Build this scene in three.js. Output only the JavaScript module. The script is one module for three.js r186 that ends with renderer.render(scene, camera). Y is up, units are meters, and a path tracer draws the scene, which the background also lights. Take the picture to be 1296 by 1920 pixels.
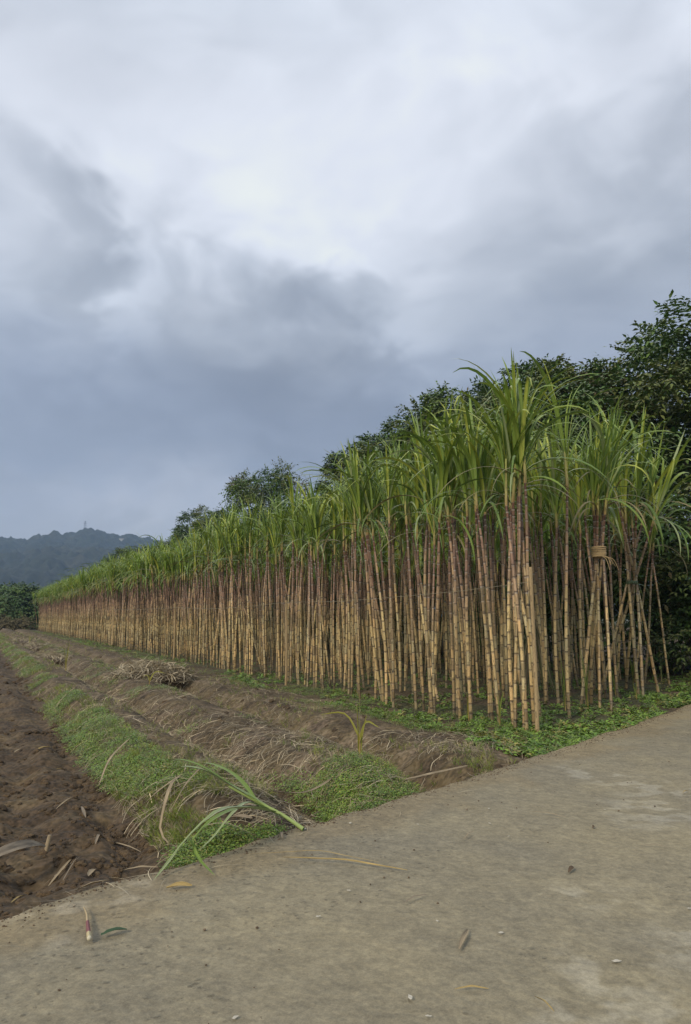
import * as THREE from 'three';
import { mergeGeometries } from 'three/addons/utils/BufferGeometryUtils.js';

// ---------------------------------------------------------------- camera, sky, sun, exposure
const scene = new THREE.Scene();
const EYE = 1.3;
const camera = new THREE.PerspectiveCamera(68.87, 691 / 1024, 0.1, 8000);
camera.position.set(0, EYE, 0);
camera.rotation.x = THREE.MathUtils.degToRad(8.01);

const renderer = new THREE.WebGLRenderer({ antialias: true });
renderer.toneMapping = THREE.LinearToneMapping;
renderer.toneMappingExposure = 1.82;
renderer.shadowMap.enabled = true;

const sun = new THREE.DirectionalLight(new THREE.Color(1.0, 0.88, 0.68), 1.5);
sun.position.set(-30, 34, 34);
sun.target.position.set(0, 0, -15);
sun.castShadow = true;
sun.shadow.radius = 22;
sun.shadow.mapSize.set(4096, 4096);
Object.assign(sun.shadow.camera, { left: -70, right: 70, top: 70, bottom: -70, near: 1, far: 220 });
scene.add(sun, sun.target);

scene.fog = new THREE.FogExp2(new THREE.Color(0.46, 0.69, 1.0), 0.00036);

// ---------------------------------------------------------------- numbers
let rngState = 20240611;
function rnd() { rngState = (rngState + 0x6d2b79f5) | 0; let t = Math.imul(rngState ^ (rngState >>> 15), 1 | rngState); t = (t + Math.imul(t ^ (t >>> 7), 61 | t)) ^ t; return ((t ^ (t >>> 14)) >>> 0) / 4294967296; }
const rr = (a, b) => a + (b - a) * rnd();
const gauss = () => (rnd() + rnd() + rnd() + rnd() - 2) * 1.0;      // about sd 0.58
const pick = (a) => a[Math.floor(rnd() * a.length)];
const clamp = (x, a, b) => Math.min(b, Math.max(a, x));
const mix = (a, b, k) => a + (b - a) * k;
const sm = (a, b, x) => { const k = clamp((x - a) / (b - a), 0, 1); return k * k * (3 - 2 * k); };
const D2R = Math.PI / 180;
const lattice = new Float32Array(65536);
for (let i = 0; i < 65536; i++) lattice[i] = rnd();
function noise(x, y, period = 256) {                                  // smooth value noise, 0..1, repeating after `period`
  const xi = Math.floor(x), yi = Math.floor(y), fx = x - xi, fy = y - yi, u = fx * fx * (3 - 2 * fx), v = fy * fy * (3 - 2 * fy);
  const x0 = ((xi % period) + period) % period, x1 = (x0 + 1) % period, y0 = (((yi % period) + period) % period) * 256, y1 = ((((yi + 1) % period) + period) % period) * 256;
  const a = lattice[(y0 + x0) & 65535], b = lattice[(y0 + x1) & 65535], c = lattice[(y1 + x0) & 65535], d = lattice[(y1 + x1) & 65535];
  return a + (b - a) * u + (c - a) * v + (a - b - c + d) * u * v;
}
function fbm(x, y, n = 4) { let a = 0.5, s = 0, w = 0; for (let i = 0; i < n; i++) { s += a * noise(x, y); w += a; a *= 0.5; x = x * 2.03 + 17.3; y = y * 2.03 + 9.1; } return s / w; }
const lin = (c) => { c /= 255; return c <= 0.04045 ? c / 12.92 : Math.pow((c + 0.055) / 1.055, 2.4); };
const C = (r, g, b) => new THREE.Color().setRGB(r, g, b);

// ---------------------------------------------------------------- sky: layered overcast
{
  const W = 2048, Hh = 1024, data = new Float32Array(W * Hh * 4);
  const stops = [[0, 188, 193, 204], [4, 182, 189, 202], [8, 170, 179, 196], [12, 155, 167, 188], [16, 153, 165, 186], [20, 160, 171, 190], [25, 183, 192, 207], [30, 204, 211, 224], [35, 216, 222, 234], [42, 210, 218, 231], [60, 204, 213, 228], [90, 199, 209, 226]]
    .map(([e, r, g, b]) => [e, lin(r), lin(g), lin(b)]);
  const banks = [   // [azimuth from straight ahead, elevation, half widths, factor]: cloud masses
    [-8, 22.0, 8.8, 4.8, 0.80], [-2, 18.5, 8, 3, 0.94], [-21.3, 27, 3.6, 2.8, 0.83], [-19.5, 24, 2.2, 2.0, 0.86], [-16.3, 22.5, 2.2, 3.0, 1.20], [-17, 26.8, 1.8, 2.4, 1.12], [-20, 31.5, 5, 2.6, 1.12], [1, 27.5, 3.2, 1.6, 1.14],
    [2, 30, 11, 3.5, 1.08], [20, 27, 9, 5, 0.86], [-6, 14.5, 16, 3.2, 0.90], [-13, 8.5, 7, 2, 1.10], [-12, 33, 6, 3, 1.07], [10, 37, 8, 3, 1.05], [-18, 38, 6, 3, 0.93], [6, 22, 2.6, 2.4, 1.12], [70, 24, 16, 6, 0.82], [130, 20, 20, 6, 0.86], [-80, 26, 18, 6, 0.84], [-140, 19, 18, 5, 0.85],
  ];
  for (let row = 0; row < Hh; row++) {
    const el = ((row + 0.5) / Hh - 0.5) * 180, y = Math.sin(el * D2R), c = Math.cos(el * D2R);
    for (let col = 0; col < W; col++) {
      const o = (row * W + col) * 4;
      data[o + 3] = 1;
      if (el < 0) { data[o] = 0.09; data[o + 1] = 0.085; data[o + 2] = 0.065; continue; }
      const round = ((col + 0.5) / W - 0.5) * 2 * Math.PI, x = Math.cos(round) * c, z = Math.sin(round) * c;
      const k = 1 / (y + 0.75), px = x * k * 4.6 + 40, pz = z * k * 4.6 + 40 + y * 2.2;
      const w1 = fbm(px * 0.9, pz * 0.9, 4) - 0.5, w2 = fbm(px * 0.9 + 31, pz * 0.9 + 57, 4) - 0.5;
      const big = fbm(px * 0.8 + w1 * 1.6, pz * 0.8 + w2 * 1.6, 5) - 0.5, fine = fbm(px * 2.7 + w2 * 2.2, pz * 2.7 + w1 * 2.2, 5) - 0.5, wisp = fbm(px * 7 + w2 * 5, pz * 7 + w1 * 5, 4) - 0.5;
      const e2 = clamp(el + w1 * 9 + fine * 5, 0, 90);
      let i = 1; while (i < stops.length - 1 && stops[i][0] < e2) i++;
      const q = clamp((e2 - stops[i - 1][0]) / (stops[i][0] - stops[i - 1][0]), 0, 1);
      const az = Math.atan2(x, -z) / D2R;
      let f = 1 + (big * 0.30 + fine * 0.26 + wisp * 0.16) * sm(0, 14, el);
      for (const [a, e, wa, we, m] of banks) {
        const da = (((az - a + 540) % 360) - 180 + w2 * 7 + fine * 6 + wisp * 4) / wa, de = (el - e + w1 * 5 + fine * 5 + wisp * 3.5) / we, r2 = da * da + de * de;
        if (r2 < 5) f *= 1 + (m - 1) * (1 - sm(0.4, 1.6, Math.sqrt(r2)));
      }
      for (let j = 0; j < 3; j++) data[o + j] = (1 / 1.7) * Math.min(0.88, mix(stops[i - 1][j + 1], stops[i][j + 1], q) * Math.pow(f, j === 0 ? 1.06 : j === 1 ? 1 : 0.92));
    }
  }
  const t = new THREE.DataTexture(data, W, Hh, THREE.RGBAFormat, THREE.FloatType);
  t.mapping = THREE.EquirectangularReflectionMapping; t.magFilter = THREE.LinearFilter; t.minFilter = THREE.LinearFilter; t.needsUpdate = true;
  scene.background = t; scene.environment = t;
}

// ---------------------------------------------------------------- helpers
const RS = [-0.44014, -0.89793], RT = [0.89793, -0.44014];           // along the cane rows / across them to the right
const F = (s, t, y = 0) => new THREE.Vector3(s * RS[0] + t * RT[0], y, s * RS[1] + t * RT[1]);
const taken = new Map();
function numbered(name) { const n = taken.get(name) ?? 0; taken.set(name, n + 1); return n ? name + '_' + String(n).padStart(3, '0') : name; }
function shade(o) { o.castShadow = true; o.receiveShadow = true; return o; }
function part(name, geometry, material, parent) { const m = shade(new THREE.Mesh(geometry, material)); m.name = name; if (parent) parent.add(m); return m; }
function tag(o, label, category, group) { o.userData = { label, category }; if (group) o.userData.group = group; return o; }
function thing(name, label, category, pos, group) { const g = new THREE.Group(); g.name = numbered(name); if (pos) g.position.copy(pos); scene.add(g); return tag(g, label, category, group); }
function single(name, geometry, material, label, category, pos, group) { const m = part(numbered(name), geometry, material); if (pos) m.position.copy(pos); scene.add(m); return tag(m, label, category, group); }
function structure(name, geometry, material) { const m = part(name, geometry, material); m.userData.kind = 'structure'; scene.add(m); return m; }
function geom(pos, idx, extra = {}) {
  const g = new THREE.BufferGeometry(); g.setAttribute('position', new THREE.Float32BufferAttribute(pos, 3)); g.setIndex(idx);
  if (extra.uv) g.setAttribute('uv', new THREE.Float32BufferAttribute(extra.uv, 2));
  if (extra.color) g.setAttribute('color', new THREE.Float32BufferAttribute(extra.color, 3));
  g.computeVertexNormals(); return g;
}
function paint(g, c) { const n = g.attributes.position.count, a = new Float32Array(n * 3); for (let i = 0; i < n; i++) { a[i * 3] = c.r; a[i * 3 + 1] = c.g; a[i * 3 + 2] = c.b; } g.setAttribute('color', new THREE.BufferAttribute(a, 3)); return g; }
function grayTexture(n, f, rx = 1, ry = 1, srgb = false, m = n) {
  const d = new Uint8Array(n * m * 4);
  for (let y = 0; y < m; y++) for (let x = 0; x < n; x++) { const v = f(x / n, y / m), o = (y * n + x) * 4; if (typeof v === 'number') { d[o] = d[o + 1] = d[o + 2] = clamp(v * 255, 0, 255); } else { d[o] = clamp(v[0] * 255, 0, 255); d[o + 1] = clamp(v[1] * 255, 0, 255); d[o + 2] = clamp(v[2] * 255, 0, 255); } d[o + 3] = 255; }
  const t = new THREE.DataTexture(d, n, m); t.wrapS = t.wrapT = THREE.RepeatWrapping; t.magFilter = THREE.LinearFilter; t.minFilter = THREE.LinearMipmapLinearFilter; t.generateMipmaps = true; t.repeat.set(rx, ry); if (srgb) t.colorSpace = THREE.SRGBColorSpace; t.needsUpdate = true; return t;
}
function tfbm(x, y, period, n) { let a = 0.5, s = 0, w = 0; for (let i = 0; i < n; i++) { s += a * noise(x * period + i * 37, y * period + i * 91, period); w += a; a *= 0.5; period *= 2; if (period > 256) break; } return s / w; }
// a ribbon along points: leaf blades, straws. across: 2 strips folded along the middle
function ribbon(points, width, { fold = 0.2, segs = 10, profile = (u) => Math.min(1, 0.45 + u * 5) * Math.pow(1 - u, 0.55), side = new THREE.Vector3(0, 1, 0), twist = 0 } = {}) {
  const curve = new THREE.CatmullRomCurve3(points), pos = [], uv = [], idx = [], t = new THREE.Vector3(), b = new THREE.Vector3(), n = new THREE.Vector3(), p = new THREE.Vector3();
  const L = curve.getLength();
  for (let i = 0; i <= segs; i++) {
    const u = i / segs; curve.getPointAt(u, p); curve.getTangentAt(u, t);
    b.crossVectors(t, side); if (b.lengthSq() < 1e-4) b.set(1, 0, 0); b.normalize();
    if (twist) b.applyAxisAngle(t, twist * u);
    n.crossVectors(b, t).normalize();
    const w = width * 0.5 * Math.max(0.02, profile(u));
    for (const k of [-1, 0, 1]) { pos.push(p.x + b.x * w * k + n.x * Math.abs(k) * w * fold * 2, p.y + b.y * w * k + n.y * Math.abs(k) * w * fold * 2, p.z + b.z * w * k + n.z * Math.abs(k) * w * fold * 2); uv.push(0.5 + k * 0.5, u * L); }
    if (i < segs) for (let k = 0; k < 2; k++) { const a = i * 3 + k, c = a + 3; idx.push(a, c, a + 1, a + 1, c, c + 1); }
  }
  return geom(pos, idx, { uv });
}
// tapered tube through points with a radius and a colour for each ring
function rings(list, sides, capTop = true) {                           // list: [x, y, z, radius, [r, g, b]]
  const pos = [], idx = [], uv = [], color = [];
  let len = 0;
  list.forEach(([x, y, z, r, c], i) => {
    if (i) len += Math.hypot(x - list[i - 1][0], y - list[i - 1][1], z - list[i - 1][2]);
    for (let k = 0; k <= sides; k++) { const a = (k / sides) * Math.PI * 2; pos.push(x + Math.cos(a) * r, y, z + Math.sin(a) * r); uv.push(k / sides, len); if (c) color.push(...c); }
    if (i) for (let k = 0; k < sides; k++) { const a = (i - 1) * (sides + 1) + k, b = a + sides + 1; idx.push(a, b, a + 1, a + 1, b, b + 1); }
  });
  if (capTop) { const [x, y, z, , c] = list[list.length - 1], at = pos.length / 3, b = (list.length - 1) * (sides + 1); pos.push(x, y, z); uv.push(0.5, len); if (c) color.push(...c); for (let k = 0; k < sides; k++) idx.push(b + k, at, b + k + 1); }
  return geom(pos, idx, color.length ? { uv, color } : { uv });
}
function tube(points, r0, r1, segs, sides) { const curve = new THREE.CatmullRomCurve3(points), g = new THREE.TubeGeometry(curve, segs, 1, sides, false), p = g.attributes.position, c = new THREE.Vector3(); for (let i = 0; i <= segs; i++) { curve.getPointAt(i / segs, c); const r = mix(r0, r1, i / segs); for (let k = 0; k <= sides; k++) { const j = i * (sides + 1) + k; p.setXYZ(j, c.x + (p.getX(j) - c.x) * r, c.y + (p.getY(j) - c.y) * r, c.z + (p.getZ(j) - c.z) * r); } } g.computeVertexNormals(); return g; }

// ---------------------------------------------------------------- ground, field, road
const sEdgeRaw = (t) => (t < 0 ? 3.72 + 0.4 * t : t < 10 ? 3.72 + 0.4 * t + 0.0052 * t * t : 8.24 + 0.504 * (t - 10));
const sEdge = (t) => sEdgeRaw(t) + (noise(t * 1.7 + 5, 3.3) - 0.5) * 0.10 + (noise(t * 9 + 5, 8.3) - 0.5) * 0.05 + (noise(t * 31 + 5, 4.3) - 0.5) * 0.022;
const bump = (t, c, w) => { const k = Math.abs(t - c) / w; return k >= 1 ? 0 : 0.5 + 0.5 * Math.cos(Math.PI * k); };
function fieldHeight(s, t) {
  const e = s - sEdgeRaw(t), end = sm(0.0, 0.75, e);
  const wob = (noise(s * 0.7, 4.2) - 0.5) * 0.14, tt = t + wob * sm(0.9, 1.3, t) * (1 - sm(5.2, 5.8, t));
  let h = -0.085;
  const plough = 1 - sm(0.85, 1.1, tt);
  // ploughed strip: broad lengthwise furrows and clods
  h += plough * (Math.cos(t * 7.4 + 0.6) * 0.022 * sm(0, 0.8, e) + (fbm(s * 2.2, t * 2.6, 3) - 0.5) * 0.12 + (fbm(s * 8, t * 9, 3) - 0.5) * 0.085 - 0.05 * bump(t, 0.92, 0.3));
  let ridge = 0;
  ridge += (tt < 1.5 ? sm(0.98, 1.42, tt) : 1 - sm(1.75, 2.2, tt)) * 0.20 * (tt > 0.95 && tt < 2.25 ? 1 : 0);
  ridge += (tt < 2.85 ? sm(2.28, 2.72, tt) : 1 - sm(2.95, 3.6, tt)) * 0.18 * (tt > 2.2 && tt < 3.65 ? 1 : 0);
  ridge += (tt < 4.3 ? sm(3.75, 4.15, tt) : 1 - sm(4.4, 5.6, tt)) * 0.11 * (tt > 3.7 && tt < 5.7 ? 1 : 0);
  ridge -= 0.07 * (bump(tt, 2.2, 0.28) + bump(tt, 3.66, 0.3));
  h += ridge * mix(0.35, 1, end) * (0.85 + 0.3 * noise(s * 0.9, t * 0.6 + 40));
  h += (1 - plough) * ((fbm(s * 1.6, t * 1.8 + 9, 3) - 0.5) * 0.07 + (fbm(s * 7, t * 7 + 3, 3) - 0.5) * 0.06);
  const dig = bump(t, 2.42, 0.35) * (1 - sm(0.9, 1.9, e)) + bump(t, 3.55, 0.5) * (1 - sm(0.8, 1.8, e));   // dug hollows where the furrows meet the road
  h -= dig * 0.15 * sm(-0.05, 0.25, e);
  return mix(-0.075 + (noise(s * 6, t * 6) - 0.5) * 0.03, h, sm(-0.02, 0.2, e));
}
const soilBump = grayTexture(1024, (x, y) => 0.55 * tfbm(x, y, 16, 4) + 0.45 * tfbm(x, y, 64, 3));
const soilMap = grayTexture(1024, (x, y) => { const a = tfbm(x + 0.3, y, 12, 5), b = tfbm(x, y + 0.6, 96, 2); const v = 0.80 + 0.45 * (a - 0.5) + 0.55 * (b - 0.5); return [v, v * mix(0.95, 1.0, a), v * mix(0.88, 1, b)]; }, 1, 1, true);
const fieldMat = new THREE.MeshStandardMaterial({ vertexColors: true, map: soilMap, bumpMap: soilBump, bumpScale: 0.03, roughness: 0.98 });
{
  const es = [], ts = [];
  for (let e = -0.12, d = 0.022; e < 130; e += d) { es.push(e); d = e < 3.5 ? 0.03 : Math.min(1.6, 0.03 * Math.pow(e / 3.5 + 0.02, 1.35)); }
  for (let t = -60; t < -6; t += 3) ts.push(t);
  for (let t = -6; t < -1; t += 0.1) ts.push(t);
  for (let t = -1; t < 6.6; t += 0.032) ts.push(t);
  for (let t = 6.6; t < 14; t += 0.09) ts.push(t);
  for (let t = 14; t < 30; t += 0.6) ts.push(t);
  for (let t = 30; t <= 80; t += 5) ts.push(t);
  const pos = [], uv = [], color = [], idx = [];
  for (const e of es) for (const t of ts) {
    const s = sEdgeRaw(t) + e, y = fieldHeight(s, t);
    pos.push(s * RS[0] + t * RT[0], y, s * RS[1] + t * RT[1]); uv.push(s / 2.6, t / 2.6);
    const pl = 1 - sm(0.9, 1.15, t), n1 = fbm(s * 0.8, t * 0.8, 4), n2 = fbm(s * 3.1 + 7, t * 3.1, 3);
    let r = mix(0.135, 0.165, n1), g = mix(0.100, 0.126, n1), b = mix(0.054, 0.07, n1);
    if (pl > 0) { const k = sm(0.46, 0.66, n2) * 0.55; r = mix(r, mix(0.120, 0.185, k), pl); g = mix(g, mix(0.084, 0.138, k), pl); b = mix(b, mix(0.046, 0.076, k), pl); }
    const moss = sm(5.0, 6.2, t) * sm(0.44, 0.6, fbm(s * 1.3 + 3, t * 1.3 + 50, 4)) * (1 - sm(13, 14.5, t));
    r = mix(r, 0.085, moss * 0.75); g = mix(g, 0.105, moss * 0.75); b = mix(b, 0.04, moss * 0.75);
    const dry = sm(0.5, 0.68, n2) * sm(1.3, 1.6, t) * (1 - sm(4.6, 5.4, t)); r = mix(r, 0.27, dry * 0.6); g = mix(g, 0.21, dry * 0.6); b = mix(b, 0.145, dry * 0.6);
    color.push(r, g, b);
  }
  const n = ts.length;
  for (let i = 0; i < es.length - 1; i++) for (let j = 0; j < n - 1; j++) { const a = i * n + j; idx.push(a, a + 1, a + n, a + 1, a + n + 1, a + n); }
  structure('field_soil', geom(pos, idx, { uv, color }), fieldMat);
}
{
  const g = new THREE.PlaneGeometry(7000, 7000, 1, 1); g.rotateX(-Math.PI / 2);
  const m = structure('ground', g, new THREE.MeshStandardMaterial({ color: C(0.10, 0.105, 0.05), roughness: 1 })); m.position.y = -0.42;
}
// concrete road
const pits = new Float32Array(2048 * 2048);
for (let i = 0; i < 52000; i++) {                                    // small pits where stones have come out, gathered in worn areas
  const x = rnd(), y = rnd(); if (tfbm(x + 0.3, y + 0.9, 6, 3) < 0.44 + 0.14 * rnd()) continue;
  const r = 0.8 + 2.6 * Math.pow(rnd(), 3), dark = rr(0.35, 1), cx = x * 2048, cy = y * 2048, st = rr(0.6, 1.6);
  for (let a = -4; a <= 4; a++) for (let b = -4; b <= 4; b++) { const d = Math.hypot(a * st, b / st) / r; if (d < 1) { const k = ((Math.floor(cy + b) & 2047) << 11) + (Math.floor(cx + a) & 2047); pits[k] = Math.max(pits[k], dark * (1 - d * d * 0.5)); } }
}
const pitAt = (x, y) => pits[(Math.floor(y * 2048) << 11) + Math.floor(x * 2048)];
const concreteMap = grayTexture(2048, (x, y) => {
  const g1 = noise(x * 620, y * 620, 620), g2 = noise(x * 330 + 9, y * 330, 330), u = x + 0.02 * tfbm(y, x, 9, 3), w = y + 0.02 * tfbm(x, y, 11, 3);
  const a = tfbm(u, w, 5, 6), b = tfbm(u + 0.41, w + 0.13, 23, 4), c = lattice[(Math.floor(x * 2048) * 7919 + Math.floor(y * 2048) * 104729) & 65535], d = tfbm(u + 0.2, w + 0.7, 127, 2);
  let v = 0.61 + 0.09 * (a - 0.5) + 0.06 * (b - 0.5) + 0.10 * (d - 0.5) + 0.10 * (c - 0.5) + 0.075 * (g1 - 0.5) + 0.05 * (g2 - 0.5);
  const scuff = sm(0.58, 0.74, tfbm(u + 0.6, w + 0.2, 7, 6)) * sm(0.40, 0.64, tfbm(u, w + 0.5, 61, 3)); v += scuff * 0.10;
  v -= pitAt(x, y) * 0.16;
  const warm = clamp((a - 0.5) * 0.5 + (b - 0.5) * 0.3 - scuff * 0.4, -0.5, 0.5);
  return [v * (0.995 + 0.04 * warm), v * 0.945, v * (0.80 - 0.10 * warm)];
}, 1, 1, true);
const concreteBump = grayTexture(1024, (x, y) => 0.5 * tfbm(x, y, 256, 1) + 0.3 * tfbm(x, y, 90, 2) + 0.4 * tfbm(x, y, 12, 3) - 0.5 * pitAt(x, y));
const concreteMat = new THREE.MeshStandardMaterial({ vertexColors: true, map: concreteMap, bumpMap: concreteBump, bumpScale: 0.008, roughness: 0.93 });
{
  const ws = [-0.006, 0, 0.012, 0.03], ts = [];
  for (let w = 0.08; w < 4.6; w += 0.07) ws.push(w);
  ws.push(5.5, 6.4);
  for (let t = -40; t < -3; t += 2) ts.push(t);
  for (let t = -3; t < 13; t += 0.05) ts.push(t);
  for (let t = 13; t <= 70; t += 1.5) ts.push(t);
  const pos = [], uv = [], color = [], idx = [];
  for (const t of ts) ws.forEach((w, k) => {
    const s = sEdge(t) - Math.max(w, 0) + (k === 0 ? 0.004 : 0), y = k === 0 ? -0.22 : k === 1 ? -0.014 + (noise(t * 14, 2) - 0.5) * 0.012 : k === 2 ? -0.002 : (fbm(s * 1.1, t * 1.1, 3) - 0.5) * 0.022 * sm(0.03, 0.6, w);
    pos.push(s * RS[0] + t * RT[0], y, s * RS[1] + t * RT[1]); uv.push(s / 7.3, t / 7.3);
    const n = fbm(s * 0.55 + 11, t * 0.55 + 4, 4), dust = sm(0.55, 0.1, w + (fbm(t * 2.5, s * 2.5, 4) - 0.5) * 0.9);   // trodden earth along the field side
    const v = mix(0.93, 1.07, n);
    color.push(v * mix(0.99, 1.0, dust) * 0.78, v * mix(0.955, 0.90, dust) * 0.78, v * mix(0.90, 0.76, dust) * 0.78);
  });
  const n = ws.length;
  for (let i = 0; i < ts.length - 1; i++) for (let j = 0; j < n - 1; j++) { const a = i * n + j; idx.push(a, a + n, a + 1, a + 1, a + n, a + n + 1); }
  structure('concrete_road', geom(pos, idx, { uv, color }), concreteMat);
}
// wooded hills behind the fields
const hillStops = [[-60, 4.5], [-45, 5.0], [-35, 6.2], [-28, 5.4], [-24.6, 5.66], [-23.6, 5.55], [-22.3, 5.9], [-21.2, 6.2], [-20.4, 6.08], [-19.3, 6.55], [-18.5, 6.45], [-17.4, 6.12], [-16.3, 6.2], [-15, 6.0], [-13.5, 5.7], [-10, 4.8], [-4, 4.0], [10, 3.4], [40, 3]];
function hillRidge(az) { let i = 1; while (i < hillStops.length - 1 && hillStops[i][0] < az) i++; const [a, p] = hillStops[i - 1], [b, q] = hillStops[i]; return mix(p, q, sm(0, 1, clamp((az - a) / (b - a), 0, 1))); }
const HILL = 1450;
function hillHeight(az, r) {
  const top = Math.tan(hillRidge(az) * D2R) * HILL, k = clamp((r - 620) / (HILL - 620), 0, 2);
  const x = r * Math.sin(az * D2R), z = r * Math.cos(az * D2R);
  const up = k <= 1 ? Math.pow(k, 0.85) * (0.55 + 0.45 * k) : 1 - sm(1, 2, k) * 0.8;
  const spur = (fbm(x * 0.006 + 3, z * 0.006, 4) - 0.5) * 70 * sm(0.02, 0.3, k) * (1 - sm(0.7, 1, k));
  const n = fbm(x * 0.085, z * 0.085, 3), c = noise(x * 0.16 + 5, z * 0.16 + 9);
  return -4 + top * up + spur + ((n - 0.5) * 10 + (c - 0.5) * 10) * sm(0, 0.1, k);
}
{
  const pos = [], color = [], idx = [], as = [], rs = [];
  for (let a = -58; a < -28; a += 0.5) as.push(a); for (let a = -28; a < -11; a += 0.11) as.push(a); for (let a = -11; a <= 40; a += 0.7) as.push(a);
  for (let r = 600; r < 1520; r += 6) rs.push(r); for (let r = 1520; r <= 2300; r += 60) rs.push(r);
  for (const a of as) for (const r of rs) {
    const x = r * Math.sin(a * D2R), z = -r * Math.cos(a * D2R); pos.push(x, hillHeight(a, r), z);
    const n = fbm(x * 0.012 + 9, z * 0.012, 4), m = noise(x * 0.11, z * 0.11), k = sm(0.5, 0.66, n) * 0.6, v = 0.8 * mix(0.4, 1.7, m) * mix(0.7, 1.3, noise(x * 0.35 + 4, z * 0.35));
    const low = sm(0.55, 0.75, fbm(x * 0.02 + 70, z * 0.02 + 3, 3));
    color.push(mix(mix(0.022, 0.044, k), 0.062, low * 0.4) * v, mix(mix(0.028, 0.044, k), 0.055, low * 0.4) * v, mix(mix(0.018, 0.026, k), 0.036, low * 0.4) * v);
  }
  const n = rs.length;
  for (let i = 0; i < as.length - 1; i++) for (let j = 0; j < n - 1; j++) { const a = i * n + j; idx.push(a, a + 1, a + n, a + 1, a + n + 1, a + n); }
  structure('wooded_hill', geom(pos, idx, { color }), new THREE.MeshStandardMaterial({ vertexColors: true, roughness: 1 }));
}

// ---------------------------------------------------------------- sugarcane
const leafMap = grayTexture(64, (x, y) => {
  const d = Math.abs(x - 0.5), rib = sm(0.10, 0.03, d), vein = 0.9 + 0.10 * Math.sin(x * 75), m = tfbm(x, y, 8, 4), v = vein * mix(0.82, 1.1, m);
  return [mix(0.90 * v, 1, rib * 0.8), mix(0.94 * v, 1, rib * 0.7), mix(0.84 * v, 0.98, rib * 0.85)];
}, 1, 0.8, true, 256);
const leafMats = [C(0.33, 0.46, 0.085), C(0.45, 0.57, 0.10), C(0.68, 0.71, 0.13), C(0.23, 0.35, 0.08), C(0.52, 0.59, 0.32), C(0.46, 0.36, 0.19)]
  .map((color) => new THREE.MeshPhysicalMaterial({ color, map: leafMap, roughness: 0.6, transmission: 0.35, thickness: 0 }));
const leafMix = new THREE.MeshPhysicalMaterial({ vertexColors: true, map: leafMap, roughness: 0.6, transmission: 0.35, thickness: 0 });
const yellowLeaf = new THREE.MeshPhysicalMaterial({ color: C(0.52, 0.47, 0.08), map: leafMap, roughness: 0.6, transmission: 0.3, thickness: 0 });
const youngLeaf = new THREE.MeshPhysicalMaterial({ color: C(0.26, 0.34, 0.05), map: leafMap, roughness: 0.6, transmission: 0.3, thickness: 0 });
const streak = grayTexture(64, (x, y) => 0.80 + 0.28 * (tfbm(x, y * 0.12, 16, 3) - 0.5) + 0.22 * (tfbm(x, y, 32, 3) - 0.5) - 0.25 * sm(0.62, 0.75, tfbm(x + 0.4, y + 0.2, 8, 4)), 1, 2.2, true, 256);
const stalkMat = new THREE.MeshStandardMaterial({ vertexColors: true, map: streak, roughness: 0.5 });
const sheathMat = new THREE.MeshStandardMaterial({ vertexColors: true, map: streak, roughness: 0.55 });

// the blade lies across the bending plane: its width runs along z
function bladeAcross(len, width, a0, bend, pow, kink, twist, segs) {
  const pts = [], n = 14, p = new THREE.Vector3(); pts.push(p.clone());
  const drift = rr(-0.12, 0.12);
  for (let i = 0; i < n; i++) { const u = (i + 0.5) / n, a = a0 + bend * Math.pow(u, pow) + (kink && u > kink ? 1.9 * Math.min(1, (u - kink) * 9) : 0); p.x += Math.sin(a) * len / n; p.y += Math.cos(a) * len / n; p.z += drift * u * len / n; pts.push(p.clone()); }
  const curve = new THREE.CatmullRomCurve3(pts), pos = [], uv = [], idx = [], t = new THREE.Vector3(), b = new THREE.Vector3(), m = new THREE.Vector3();
  for (let i = 0; i <= segs; i++) {
    const u = i / segs; curve.getPointAt(u, p); curve.getTangentAt(u, t);
    b.set(0, 0, 1).addScaledVector(t, -t.z).normalize().applyAxisAngle(t, twist * u * u); m.crossVectors(t, b).normalize();
    const w = width * 0.5 * Math.max(0.03, Math.min(1, 0.32 + u * 3.4) * Math.pow(1 - u, 0.5)), fold = mix(0.75, 0.22, Math.min(1, u * 2.5));
    for (const k of [-1, 0, 1]) { pos.push(p.x + b.x * w * k + m.x * Math.abs(k) * w * fold, p.y + b.y * w * k + m.y * Math.abs(k) * w * fold, p.z + b.z * w * k + m.z * Math.abs(k) * w * fold); uv.push(0.5 + k * 0.5, u * len); }
    if (i < segs) for (let k = 0; k < 2; k++) { const a = i * 3 + k, c = a + 3; idx.push(a, c, a + 1, a + 1, c, c + 1); }
  }
  return geom(pos, idx, { uv });
}
const bladeSets = { upright: [], arching: [], folded: [], spear: [], hanging: [] };
for (let i = 0; i < 10; i++) {
  bladeSets.upright.push(bladeAcross(rr(1.05, 1.4), rr(0.042, 0.058), rr(0.06, 0.22), rr(0.3, 1.0), 2.2, 0, rr(-1.2, 1.2), 9));
  bladeSets.arching.push(bladeAcross(rr(1.15, 1.5), rr(0.042, 0.058), rr(0.12, 0.32), rr(1.6, 2.7), 1.8, 0, rr(-1.3, 1.3), 12));
  bladeSets.folded.push(bladeAcross(rr(1.0, 1.35), rr(0.044, 0.06), rr(0.05, 0.2), rr(0.15, 0.5), 1.3, rr(0.45, 0.78), rr(-0.8, 0.8), 14));
}
for (let i = 0; i < 6; i++) bladeSets.hanging.push(bladeAcross(rr(1.0, 1.35), rr(0.04, 0.058), rr(0.45, 0.8), rr(2.0, 2.5), 0.7, 0, rr(-1.5, 1.5), 10));
for (let i = 0; i < 5; i++) bladeSets.spear.push(bladeAcross(rr(0.75, 1.05), rr(0.034, 0.046), rr(0.03, 0.14), rr(0.1, 0.7), 2, 0, rr(-0.8, 0.8), 8));

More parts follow.
